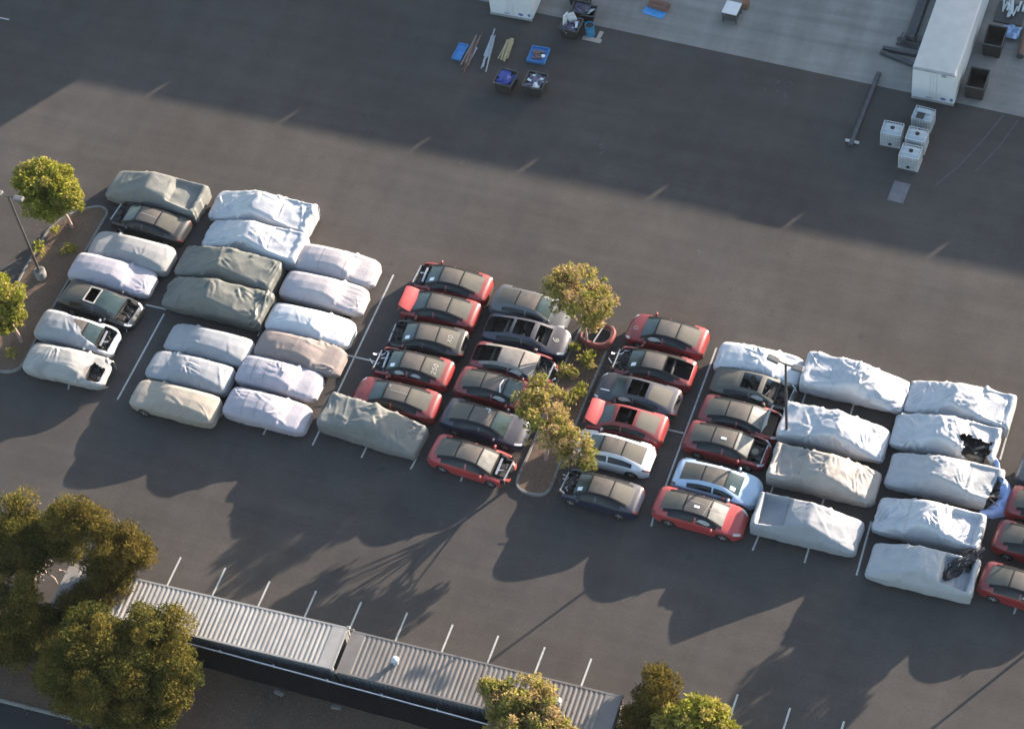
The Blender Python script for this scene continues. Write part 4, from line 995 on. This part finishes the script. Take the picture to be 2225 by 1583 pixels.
tree('leafy_tree', 'yellow green leafy tree in front of the vented container', at(1185, 1690), [blob(1140, 1545, 3.3, 2.0, 1.5), blob(1085, 1515, 3.6, 1.0, .9), blob(1205, 1600, 2.8, 1.3, 1.0), blob(1130, 1592, 2.6, 2.0, 1.3), blob(1065, 1495, 3.7, .5, .6)], 9, n=560, size=.105, pal=PAL_S, clump=.42, dens=1.2, bark=PALEBARK)
tree('rounded_tree', 'rounded olive brown tree at the end of the vented container', at(1442, 1590), [blob(1432, 1500, 2.8, 1.25, 1.3), blob(1410, 1545, 2.2, 1.3, 1.2), blob(1380, 1575, 1.8, 1.0, 1.0)], 10, n=900, size=.07, pal=PAL_O, clump=.45, dens=1.5, shell=.75)
tree('leafy_tree', 'bright leafy tree at the bottom edge right of the rounded tree', at(1500, 1640), [blob(1520, 1560, 2.6, 1.4, 1.1), blob(1470, 1575, 2.5, 1.2, 1.0), blob(1560, 1585, 2.2, 1.1, .9)], 11, n=600, size=.105, pal=PAL_L, clump=.45, dens=1.3, bark=PALEBARK)
# out of frame: the tree that shades the lower right
p = at(1720, 1490); p = Vector((p.x + math.cos(SA) * 19.5, p.y + math.sin(SA) * 19.5, 0))
tree('leafy_tree', 'leafy tree beyond the right edge that shades the lower right asphalt', p, [((p.x, p.y, 4.2), 2.1, 1.6), ((p.x + 1.6, p.y - 1.2, 3.6), 1.7, 1.3)], 12, n=170, size=.15, pal=PAL_S, clump=.45, dens=.9)

def shrub(px, py, r, label, seed, pal=PAL_L):
    p = at(px, py, .15); R = random.Random(seed); root = thing('shrub', label, 'shrub', p, 0, 'low shrubs in the planted islands')
    leaves('foliage', root, [((R.uniform(-r, r) * .6, R.uniform(-r, r) * .6, R.uniform(.15, r * .9)), r * .5, R.random()) for _ in range(7)], 240, .1, pal, seed)
shrub(92, 547, .5, 'shrub beside the left lamp post plinth', 1); shrub(150, 548, .5, 'shrub left of the lavender covered car', 2); shrub(122, 502, .3, 'little shrub by the left kerb', 3); shrub(28, 770, .4, 'shrub at the lower tip of the left island', 4)
shrub(1275, 780, .55, 'bright green shrub below the red body ring', 5); shrub(1250, 762, .4, 'small shrub beside the kerb under the thin tree', 6); shrub(1262, 852, .5, 'green shrub at the right kerb halfway down the island', 7); shrub(1252, 815, .45, 'brown tipped shrub in the middle of the island', 8, PAL_S); shrub(1215, 860, .5, 'dry shrub beside the dark blue car', 9, PAL_S); shrub(1228, 812, .55, 'dry brown brush by the left kerb of the middle island', 11, PAL_S); shrub(1243, 878, .6, 'yellowed brush in the lower middle of the island', 12, PAL_S); shrub(1222, 905, .5, 'dry brush just above the wide thin tree', 13, PAL_S); shrub(1290, 800, .4, 'small dry bush at the right kerb below the red ring', 14, PAL_S); shrub(75, 800, .3, 'tiny shrub near the dusty white car', 10)
# pale bare branches and litter in the gap between the dense trees
p = at(105, 1255, .2); t0 = thing('cut_branches', 'heap of pale cut branches in the gap between the dense trees', 'branches', p)
R_ = random.Random(8); b = MB()
for k in range(24):
    a = Vector((R_.uniform(-.9, .9), R_.uniform(-.9, .9), R_.uniform(.9, 1.7))); c = a + Vector((R_.uniform(-.9, .9), R_.uniform(-.6, .6), R_.uniform(-.5, .4))); b.tube([a, a.lerp(c, .5) + Vector((0, .06, .05)), c], [.05, .04, .015], 6)
b.build('branches', mat('pale_wood', (.42, .33, .29), rough=.9, var=.3), t0)

# dry leaf litter on the beds and along the verge
def litter(name, areas, n, seed, size=.07):
    R = random.Random(seed); b = MB(); b.v = []; 
    v = []; f = []
    for _ in range(n):
        px = R.choice(areas); x = px[0] + R.gauss(0, px[2]); y = px[1] + R.gauss(0, px[3]); a = R.uniform(0, PI); s = size * R.uniform(.5, 1.5); z = px[4] + R.uniform(0, .03); c, q = math.cos(a) * s, math.sin(a) * s
        k = len(v); v += [(x - c, y - q, z), (x + q * .5, y - c * .5, z + R.uniform(0, .03)), (x + c, y + q, z + R.uniform(0, .03)), (x - q * .5, y + c * .5, z)]; f.append((k, k + 1, k + 2, k + 3))
    b.add(v, f); struct(b.build(name, mat('dry_leaves', (.14, .09, .058), rough=1, var=.6, scale=12)), 'stuff')
ar = []
for px, py, sx, sy in ((90, 600, .8, 1.2), (150, 500, .7, .9), (60, 700, .7, 1.2), (1180, 1030, .8, .8), (1215, 940, .5, 1.6), (1262, 830, .5, 1.2), (1300, 740, .6, .6)):
    q = at(px, py, .12); ar.append((q.x, q.y, sx, sy, .125))
litter('leaf_litter', ar, 1500, 4)
ar = []
for px, py in ((480, 1500), (640, 1540), (760, 1575), (420, 1540), (60, 1480), (900, 1600)):
    q = at(px, py); ar.append((q.x, q.y, 2.2, .9, .02))
q = at(330, 1300, 2.6); q2 = at(1150, 1500, 2.6)
litter('roof_litter', [(q.x, q.y - .6, 1.6, .5, 2.61), (q2.x, q2.y - .3, 1.8, .5, 2.61)], 160, 9, .05)
litter('verge_litter', ar, 1500, 5, .06)
for k, (px, py, lb) in enumerate(((606, 1505, 'pale flat slab lying on the dark verge behind the pale container'), (731, 1536, 'pale flat slab lying on the verge behind the vented container'))):
    q = at(px, py); b = MB(); b.box(-.28, .28, -.12, .12, .006, .07, bev=.03); b.box(-.2, .14, -.1, .02, .07, .10, bev=.02); tag(b.build('stone_slab', KERB, None, q, -.2 + .3 * k), lb, 'slab')
# faint scuffs and tyre arcs on the asphalt
SCUFF = mat('tyre_scuff', (.078, .074, .071), rough=.95, var=.3, scale=3); DKSC = mat('dark_stain', (.040, .038, .037), rough=.9, var=.3, scale=3)
def arc(b, pts, w):
    ps = [at(*p) for p in pts]
    for p, q in zip(ps[:-1], ps[1:]):
        d = (q - p).normalized(); n = Vector((-d.y, d.x, 0)) * w / 2; b.add([tuple(x + Vector((0, 0, .003))) for x in (p - n, q - n, q + n, p + n)], [(0, 1, 2, 3)])
b = MB(); R_ = random.Random(2)
arc(b, [(2180, 250), (2140, 300), (2085, 360), (2030, 405)], .10); arc(b, [(2212, 262), (2170, 320), (2120, 372)], .08)
for cx_, cy_, n, s in ((1692, 190, 14, 22), (1305, 316, 8, 22), (1008, 350, 5, 8), (1520, 548, 3, 6), (1560, 60, 0, 1)):
    for k in range(n):
        x, y = cx_ + R_.gauss(0, s * .6), cy_ + R_.gauss(0, s * .4); arc(b, [(x, y), (x + R_.uniform(-8, 8), y + R_.uniform(-8, 8))], R_.uniform(.04, .1))
struct(b.build('pavement_scuffs', SCUFF))
b = MB()
for px, py, r in ((1834, 664, .10), (1838, 690, .06), (1550, 610, .12), (1730, 128, .12), (980, 900, .3), (1450, 1090, .35), (1680, 1180, .3), (620, 960, .3), (470, 910, .35), (1310, 1120, .3), (830, 1020, .3), (1500, 1210, .25)):
    q = at(px, py); pl = []
    for k in range(11): t_ = 2 * PI * k / 11; rr = r * R_.uniform(.6, 1.1); pl.append((q.x + rr * math.cos(t_), q.y + rr * math.sin(t_)))
    b.sheet(pl, .0035)
struct(b.build('oil_spots', DKSC))
# ------------------------------------------------------------------ things in the shaded yard
TWHITE = mat('trailer_white', (.55, .565, .58), rough=.45, var=.06, scale=1.2, stain=.25, scol=(.5, .49, .47))
TROOF = mat('trailer_roof', (.54, .48, .435), rough=.6, var=.08, scale=1.5, stain=.35, scol=(.45, .42, .39))
TRIM = mat('trailer_trim', (.30, .30, .31), rough=.5, metal=.2, var=.15)
STICK = mat('blue_sticker', (.10, .13, .28), rough=.6, var=.4, scale=9)
def trailer(label, pl, pr, zr, ang, L=14.6):
    """pl and pr: the lower corners of the rear face in the photo"""
    a, c = at(pl[0], pl[1], zr), at(pr[0], pr[1], zr); W = (c - a).length; z0 = zr; z1 = zr + 2.58
    root = thing('box_trailer', label, 'trailer', (a.x, a.y, 0), ang, 'white box trailers on the concrete apron')
    b = MB(); b.box(0, W, .02, L, z0, z1 - .04, bev=.09); b.build('body', TWHITE, root, smooth=40)
    b = MB(); b.box(.05, W - .05, .09, L - .05, z1 - .05, z1 + .012, bev=.05); b.build('roof', TROOF, root, smooth=40)
    b = MB(); b.box(.03, W - .03, -.035, .05, z1 - .14, z1 - .03); b.build('rear_header', TRIM, root)
    b = MB(); b.box(.02, W - .02, -.05, .02, z0 - .10, z0 + .06); b.build('rear_sill', TRIM, root)
    for k in (0, 1):
        b = MB(); x0, x1 = (.06, W / 2 - .006) if k == 0 else (W / 2 + .006, W - .06); b.box(x0, x1, -.02, .03, z0 + .07, z1 - .16); d = b.build('door', TWHITE, root)
        b = MB(); xx = x1 - .18 if k == 0 else x0 + .18; b.tube([(xx, -.04, z0 + .1), (xx, -.04, z1 - .2)], .018, 6); b.build('lock_rod', TWHITE, d)
    b = MB(); b.box(W * .68, W * .68 + .26, -.09, -.03, z1 - .3, z1 - .14); b.build('marker_lamp', TRIM, root)
    for (x, z, w_, h_) in ((.74, .33, .36, .3), (.93, .36, .24, .36), (.42, .22, .5, .12)):
        b = MB(); R = random.Random(int(x * 100)); pts = []
        for k in range(11):
            t = 2 * PI * k / 11; r = R.uniform(.7, 1.05); pts.append((x * W + w_ * .5 * r * math.cos(t), -.026, z0 + z + h_ * .5 * r * math.sin(t)))
        b.add(pts, [tuple(range(11))]); b.build('sticker', STICK, root)
    b = MB()
    for x in (.25, W - .45): b.box(x, x + .2, .3, L - .4, .01, z0 + .01)
    b.build('skids', DARK, root)
p, q = at(1984, 133, 3.0), at(2031, 0, 3.0); ang = math.atan2((q - p).y, (q - p).x) - PI / 2
trailer('large white box trailer right of the steel beams on the concrete apron', (1979.5, 209), (2072, 230), .22, ang)
trailer('white box trailer cut by the top edge above the scrap bars', (1065, 27), (1156, 46), .22, ang + .02)

# liquid totes
PLAS = mat('tote_plastic', (.36, .40, .42), rough=.4, var=.08, scale=3)
CAGE = mat('tote_cage', (.58, .585, .59), rough=.4, metal=.4)
PALW = mat('pallet_wood', (.25, .2, .15), rough=.9, var=.3, scale=6)
def tote(label, px, py, ang, dirty=False):
    p = at(px, py, 1.15); root = thing('liquid_tote', label, 'liquid tote', (p.x, p.y, 0), ang, 'caged liquid totes behind the trailer')
    b = MB(); b.box(-.60, .60, -.50, .50, .0, .04)
    for x in (-.52, 0, .52): b.box(x - .07, x + .07, -.48, .48, .04, .12)
    b.box(-.60, .60, -.50, .50, .12, .15); b.build('pallet', PALW if dirty else CAGE, root)
    b = MB(); b.box(-.54, .54, -.44, .44, .15, 1.10, bev=.10); o = b.build('tank', PLAS, root, smooth=40)
    b = MB(); b.lathe([(.13, 1.09), (.13, 1.14), (.11, 1.155), (.01, 1.156)], 0, .06, 16); b.build('filler_cap', RUBBER if not dirty else DMETAL, o)
    b = MB()
    for z in (.2, .45, .7, .95, 1.12): 
        for a_, c in (((-.58, -.48), (.58, -.48)), ((.58, -.48), (.58, .48)), ((.58, .48), (-.58, .48)), ((-.58, .48), (-.58, -.48))): b.bar((a_[0], a_[1], z), (c[0], c[1], z), .028, .028)
    for k in range(8):
        x = -.56 + 1.12 * k / 7
        for y in (-.485, .485): b.bar((x, y, .15), (x, y, 1.12), .042, .03)
    for k in range(6):
        y = -.46 + .92 * k / 5
        for x in (-.585, .585): b.bar((x, y, .15), (x, y, 1.12), .042, .03)
    for y in (-.16, .2): b.bar((-.57, y, 1.13), (.57, y, 1.13), .03, .02)
    b.build('cage', CAGE, root)
    b = MB(); b.box(-.10, .10, -.56, -.46, .2, .34, bev=.03); b.build('valve', RUBBER, root)
    return root
tote('caged tote standing apart on the left of the group', 1939, 278, .0)
tote('caged tote nearest the camera at the foot of the group', 1979, 328, -.04)
tote('caged tote in the middle, its right side hidden behind the nearest one', 1993, 291, -.03)
rt = tote('caged tote with a cut open dark top, right behind the trailer', 2007, 246, -.08, True)
b = MB(); b.box(-.35, .1, -.46, .0, 1.105, 1.16); b.build('cut_opening', DARK, rt)
b = MB(); b.box(-.4, .42, .12, .36, 1.12, 1.26, Matrix.Rotation(.1, 4, 'X')); b.build('folded_flap', PLAS, rt)

# steel plate, lying post
p = at(1953, 418); b = MB(); b.box(-.48, .48, -.75, .75, .005, .035); o = b.build('steel_plate', mat('grey_plate', (.12, .115, .13), rough=.6, var=.2), None, p, -.05); tag(o, 'flat grey steel plate lying on the asphalt below the totes', 'plate')
a, c = at(1910, 158, .15), at(1848, 316, .15)
t0 = thing('fallen_post', 'long dark steel post with a cross plate lying at the concrete edge', 'post', (c.x, c.y, 0), math.atan2((a - c).y, (a - c).x)); L_ = (a - c).length
b = MB(); b.box(0, L_, -.13, .13, .02, .26, bev=.03); b.build('shaft', mat('dark_steel', (.055, .055, .06), rough=.6, var=.3), t0)
b = MB(); b.box(.28, .42, -.42, .42, .06, .2, bev=.03); b.build('cross_plate', mat('pale_steel', (.45, .44, .43), rough=.6), t0)

def rodset(name, label, cat, p0, p1, n, spread, m, seed, w=.05, jit=.5, z=.06):
    a, c = at(*p0), at(*p1); d = c - a; L = d.length; R = random.Random(seed); root = thing(name, label, cat, (a.x, a.y, 0), math.atan2(d.y, d.x))
    ms = m if isinstance(m, list) else [m]
    for mi, mm in enumerate(ms):
        b = MB()
        for k in range(mi, n, len(ms)):
            y = R.uniform(-spread, spread); s = R.uniform(0, jit); e = L - R.uniform(0, jit); zz = z + R.uniform(0, .12); b.bar((s, y, zz), (e, y + R.uniform(-.12, .12), zz + R.uniform(-.02, .04)), w * R.uniform(.6, 1.3), w * .6)
        b.build('bars', mm, root)
    return root
RUST = mat('rusty_steel', (.16, .085, .06), rough=.85, var=.3, scale=8)
TIMB = mat('timber', (.36, .30, .17), rough=.85, var=.25, scale=7)
rodset('scrap_bars', 'bundle of rusty brown bars lying beside the blue tray', 'metal bars', (1046, 72), (1004, 164), 9, .22, [RUST, mat('brown_bar', (.24, .17, .14), rough=.8)], 1, .07, 1.2)
rodset('scrap_bars', 'bundle of shiny silver bars between brown bars and timber', 'metal bars', (1078, 64), (1048, 160), 12, .14, METAL, 2, .07, 1.4)
rodset('timber_bundle', 'bundle of yellowish timber slats lying above the bin of blue sheeting', 'timber', (1112, 86), (1091, 137), 12, .22, TIMB, 3, .08, .3)
rodset('metal_strip', 'short pale blue strip lying beside the rusty brown bars', 'metal strip', (1037, 106), (1021, 137), 2, .05, mat('blue_strip', (.33, .42, .55), rough=.6), 4, .08, .05)
BLUEP = mat('blue_plastic', (.05, .20, .45), rough=.6, var=.25, scale=4)
def tray(name, label, cat, px, py, sx, sy, h, ang, m, extra=None):
    p = at(px, py, h * .5); root = thing(name, label, cat, (p.x, p.y, 0), ang)
    b = MB(); b.box(-sx / 2, sx / 2, -sy / 2, sy / 2, .02, .08); b.build('base', m, root)
    b = MB(); t = .05
    b.box(-sx / 2, sx / 2, -sy / 2, -sy / 2 + t, .08, h); b.box(-sx / 2, sx / 2, sy / 2 - t, sy / 2, .08, h); b.box(-sx / 2, -sx / 2 + t, -sy / 2 + t, sy / 2 - t, .08, h); b.box(sx / 2 - t, sx / 2, -sy / 2 + t, sy / 2 - t, .08, h)
    b.build('sides', m, root); return root
tray('blue_tray', 'blue plastic tray half under the rusty bars', 'tray', 1000, 113, .62, 1.3, .18, -.05, BLUEP)
r_ = tray('blue_tray', 'square blue tray with a brown heap and a white disc in it', 'tray', 1170, 120, 1.15, 1.25, .22, .02, BLUEP)
R_ = random.Random(3); b = MB()
for k in range(22): x, y = R_.uniform(-.35, .25), R_.uniform(-.35, .3); b.box(x - .12, x + .12, y - .04, y + .04, .08, R_.uniform(.14, .26))
b.build('brown_heap', mat('brown_scrap', (.20, .13, .12), rough=.85, var=.4, scale=6), r_)
b = MB(); b.lathe([(.12, .24), (.12, .28), (.01, .285)], .36, -.12, 14); b.build('white_disc', PAPER, r_)
BIN = mat('bin_black', (.022, .021, .021), rough=.65, var=.35, scale=4, stain=.4, scol=(.05, .045, .035))
def hopper(label, px, py, sx, sy, h, ang, m=BIN, fill=None, seed=0, taper=.12):
    p = at(px, py, h); root = thing('scrap_bin', label, 'scrap bin', (p.x, p.y, 0), ang, 'open scrap bins in the yard')
    b = MB(); t = .06; X, Y = sx / 2, sy / 2; x, y = X - taper, Y - taper * .3
    o = [(-x, -y, .16), (x, -y, .16), (x, y, .16), (-x, y, .16), (-X, -Y, h), (X, -Y, h), (X, Y, h), (-X, Y, h), (-X + t, -Y + t, h), (X - t, -Y + t, h), (X - t, Y - t, h), (-X + t, Y - t, h), (-x + t, -y + t, .22), (x - t, -y + t, .22), (x - t, y - t, .22), (-x + t, y - t, .22)]
    f = [(3, 2, 1, 0), (12, 13, 14, 15)]
    for k in (0, 4, 8): f += [(k + i, k + (i + 1) % 4, k + 4 + (i + 1) % 4, k + 4 + i) for i in range(4)]
    b.add(o, f); b.build('tub', m, root)
    b = MB(); q = [(-X, -Y), (X, -Y), (X, Y), (-X, Y)]
    for k in range(4): b.bar((*q[k], h), (*q[(k + 1) % 4], h), .07, .06)
    b.build('rim_bar', mat('bin_rim', (.06, .06, .058), rough=.6, var=.3), root)
    b = MB()
    for a_ in (-x + .15, x - .15):
        for c in (-y + .15, y - .15): b.tube([(a_ - .04, c, .09), (a_ + .04, c, .09)], .09, 12)
    b.build('castors', RUBBER, root)
    if fill:
        R = random.Random(seed)
        for mi, (nm, mm, n, big) in enumerate(fill):
            b = MB()
            for k in range(n):
                a = Vector((R.uniform(-x, x) * .8, R.uniform(-y, y) * .8, h * R.uniform(.7, .95))); d = Vector((R.uniform(-.5, .5), R.uniform(-.5, .5), R.uniform(-.1, .25))); b.bar(a - d * .5, a + d * .5, R.uniform(.3, 1) * big, R.uniform(.02, .06))
            b.build(nm, mm, root)
    return root
BTARP = mat('blue_sheeting', (.035, .06, .26), rough=.5, var=.4, scale=5)
PALEJ = mat('pale_scrap', (.55, .58, .57), rough=.6, var=.3, scale=8)
PURP = mat('dark_purple_scrap', (.10, .09, .14), rough=.6, var=.4, scale=8)
hopper('black bin of blue sheeting with a wooden frame on top', 1099, 168, 1.15, 1.25, 1.0, -.06, fill=[('blue_sheeting', BTARP, 26, .5), ('wooden_frame', mat('pinkish_board', (.42, .34, .31), rough=.8), 5, .1)], seed=1)
hopper('black bin heaped with pale metal scrap', 1163, 174, 1.25, 1.25, .95, -.02, fill=[('pale_scrap', PALEJ, 26, .22), ('dark_scrap', PURP, 24, .3)], seed=2)
hopper('bin with white panels sticking up beside the blue drum', 1241, 52, 1.2, 1.1, .9, -.05, fill=[('dark_scrap', PURP, 16, .3), ('pale_scrap', PALEJ, 3, .18)], seed=4)
p = at(1228, 44, 1.0); o = None
for k, (px, py, rz_) in enumerate(((1228, 42, .5), (1242, 38, -.5))):
    p = at(px, py, 1.1); b = MB(); b.box(-.26, .26, -.025, .025, -.45, .4, Matrix.Rotation(.25 - .5 * k, 4, 'Y')); tag(b.build('white_panel', mat('white_panel', (.6, .61, .61), rough=.5, stain=.3), None, p, rz_ + .9), ['white panel leaning to the left in the open bin', 'white panel leaning to the right in the open bin'][k], 'panel')
hopper('dark crate directly above the bin with the white panels', 1262, 16, 1.1, .95, .8, -.03, fill=[('dark_scrap', PURP, 18, .4)], seed=5)
hopper('dark rounded crate behind the blue drum', 1281, 24, .8, .9, .75, .05, fill=[('pale_scrap', PALEJ, 4, .2)], seed=6)
hopper('dark crate cut by the top edge', 1262, -12, 1.3, 1.0, .9, -.03, fill=[('pale_scrap', PALEJ, 10, .25)], seed=7)
hopper('empty black open bin beside the large trailer, the nearer of the two', 2124, 170, 1.15, 1.55, 1.15, ang * 1.0, taper=.05)
hopper('black open bin beside the large trailer, the farther of the two', 2162, 78, 1.15, 1.6, 1.15, ang * 1.0, taper=.05)
# blue drum
p = at(1283, 76); t0 = thing('steel_drum', 'blue open drum with a dark inside standing at the concrete edge', 'drum', (p.x, p.y, 0))
b = MB(); b.lathe([(.27, 0), (.29, .02), (.285, .3), (.295, .32), (.285, .34), (.285, .6), (.295, .62), (.285, .64), (.29, .92), (.27, .92), (.265, .3), (.01, .29)], n=24); b.build('shell', mat('drum_blue', (.035, .19, .33), rough=.45, var=.2), t0, smooth=40)
b = MB(); b.lathe([(.265, .80), (.01, .81)], n=24); b.build('contents', DARK, t0)
p = at(1286, 86); b = MB(); b.box(-.6, .62, -.18, .14, .01, .06, bev=.02); b.box(.25, .5, -.1, .75, .03, .07); tag(b.build('cardboard', mat('cardboard', (.34, .29, .25), rough=.9, var=.15), None, p, -.05), 'flattened tan cardboard at the foot of the blue drum', 'cardboard')
# stacks on the apron
p = at(1428, 16, .2); t0 = thing('brown_stack', 'brown stack on a blue sheet near the top edge', 'stack', (p.x, p.y, 0), -.15)
b = MB(); b.box(-.75, .65, -.62, -.02, .01, .07, bev=.03); b.build('blue_sheet', mat('bright_blue', (.06, .27, .55), rough=.6, var=.3, scale=5), t0)
b = MB()
for k in range(7): b.box(-.62, .68, -.1 + k * .085, -.03 + k * .085, .08, .36 + .03 * math.sin(k * 5))
b.build('brown_boards', RUST, t0)
p = at(1590, 17, .9); t0 = thing('work_bench', 'steel bench with a pale square top near the top edge', 'bench', (p.x, p.y, 0), -.06)
b = MB(); b.box(-.48, .48, -.52, .52, .86, .92, bev=.02); b.build('top', mat('pale_top', (.62, .60, .58), rough=.6, var=.08), t0)
for x in (-.42, .42):
    for y in (-.46, .46): b = MB(); b.box(x - .03, x + .03, y - .03, y + .03, 0, .86); b.build('leg', DMETAL, t0)
b = MB(); b.box(-.44, .44, -.48, .48, .25, .29); b.build('shelf', DMETAL, t0)
p = at(1620, 8, .3); t0 = thing('rusty_box', 'small rusty box beside the pale topped bench', 'box', (p.x, p.y, 0)); b = MB(); b.box(-.2, .2, -.25, .25, .02, .42, bev=.04); b.build('shell', RUST, t0); b = MB(); b.box(-.16, .16, -.2, .2, .42, .46); b.build('lid', mat('rust_red', (.22, .09, .05), rough=.8), t0)
# beams and rack left of the large trailer
DST = mat('dark_steel', (.055, .055, .06))
def beam(label, p0, p1, w_, h_, m=DST, z=.02):
    a, c = at(*p0), at(*p1); d = c - a; b = MB(); b.box(0, d.length, -w_ / 2, w_ / 2, z, z + h_, bev=.02); b.box(0, d.length, -w_ / 2 - .05, w_ / 2 + .05, z, z + .04); tag(b.build('steel_beam', m, None, a, math.atan2(d.y, d.x)), label, 'steel beam', 'steel beams beside the trailer')
beam('upper of two short dark beams pointing left from the large trailer', (1918, 108), (1992, 122), .22, .25)
beam('lower of two short dark beams pointing left from the large trailer', (1913, 115), (1990, 146), .22, .22)
beam('long dark beam stack lying along the left side of the large trailer', (2016, -20), (1976, 92), .55, .5)
beam('narrow dark beam lying against the long stack by the trailer', (2000, 20), (1963, 96), .2, .3)
t0 = rodset('bar_rack', 'low rack of short dark bars left of the large trailer', 'bar rack', (1948, 88), (2000, 100), 3, .35, DST, 9, .12, .1)
b = MB()
for k in range(9): b.bar((.15 + k * .16, -.5, .2), (.25 + k * .16, .55, .22), .05, .05)
b.build('cross_bars', DMETAL, t0)
# pale scrap, blue wrap and rusty pipe at the right edge
p = at(2196, 24, .3); t0 = thing('scrap_heap', 'heap of pale metal profiles at the top right corner', 'scrap heap', (p.x, p.y, 0), ang); R_ = random.Random(12)
b = MB()
for k in range(12): a = Vector((R_.uniform(-.7, .7), R_.uniform(-.7, .3), R_.uniform(.1, .6))); b.bar(a, a + Vector((R_.uniform(-.2, .2), R_.uniform(.5, 1.1), R_.uniform(-.1, .2))), R_.uniform(.06, .16), .05)
b.build('profiles', PALEJ, t0)
b = MB(); b.box(-.85, .85, -.85, .85, .02, .1); b.build('base', DMETAL, t0)
for k in range(10): pass
c0 = at(2193, 70, .25)
drape('wrapping_sheet', 'crumpled blue and white wrapping beside the farther black bin', 'sheet', lambda u, v: c0 + Vector(((u - .5) * 1.1 + .15 * v, (v - .5) * 1.0, .22 * math.sin(u * 9 + v * 4) * math.sin(v * 7) + .05)), mat('pale_blue_wrap', (.30, .40, .58), rough=.4, var=.6, scale=3), 22, 22)
a, c = at(2232, 55, .3), at(2217, 122, .25); t0 = thing('rusty_pipe', 'thick rusty red pipe lying at the right edge', 'pipe', a); d = c - a
b = MB(); b.tube([(0, 0, 0), tuple(d)], .2, 14); b.build('tube', RUST, t0, smooth=50)
b = MB(); e = d.normalized(); b.tube([tuple(d - e * .02), tuple(d + e * .05)], .215, 14); b.build('end_flange', DMETAL, t0, smooth=50)

# thin air between the camera and the yard
hm = bpy.data.materials.new('haze_air'); hm.use_nodes = True; hn = hm.node_tree.nodes; hn.clear()
hv = hn.new('ShaderNodeVolumePrincipled'); hv.inputs['Density'].default_value = HAZE; hv.inputs['Color'].default_value = (.96, .97, 1.0, 1); hv.inputs['Anisotropy'].default_value = 0.0
ho = hn.new('ShaderNodeOutputMaterial'); hm.node_tree.links.new(hv.outputs[0], ho.inputs['Volume'])
b = MB(); b.box(-200, 260, -200, 240, -1.0, 122.0); struct(b.build('haze', hm), 'stuff')
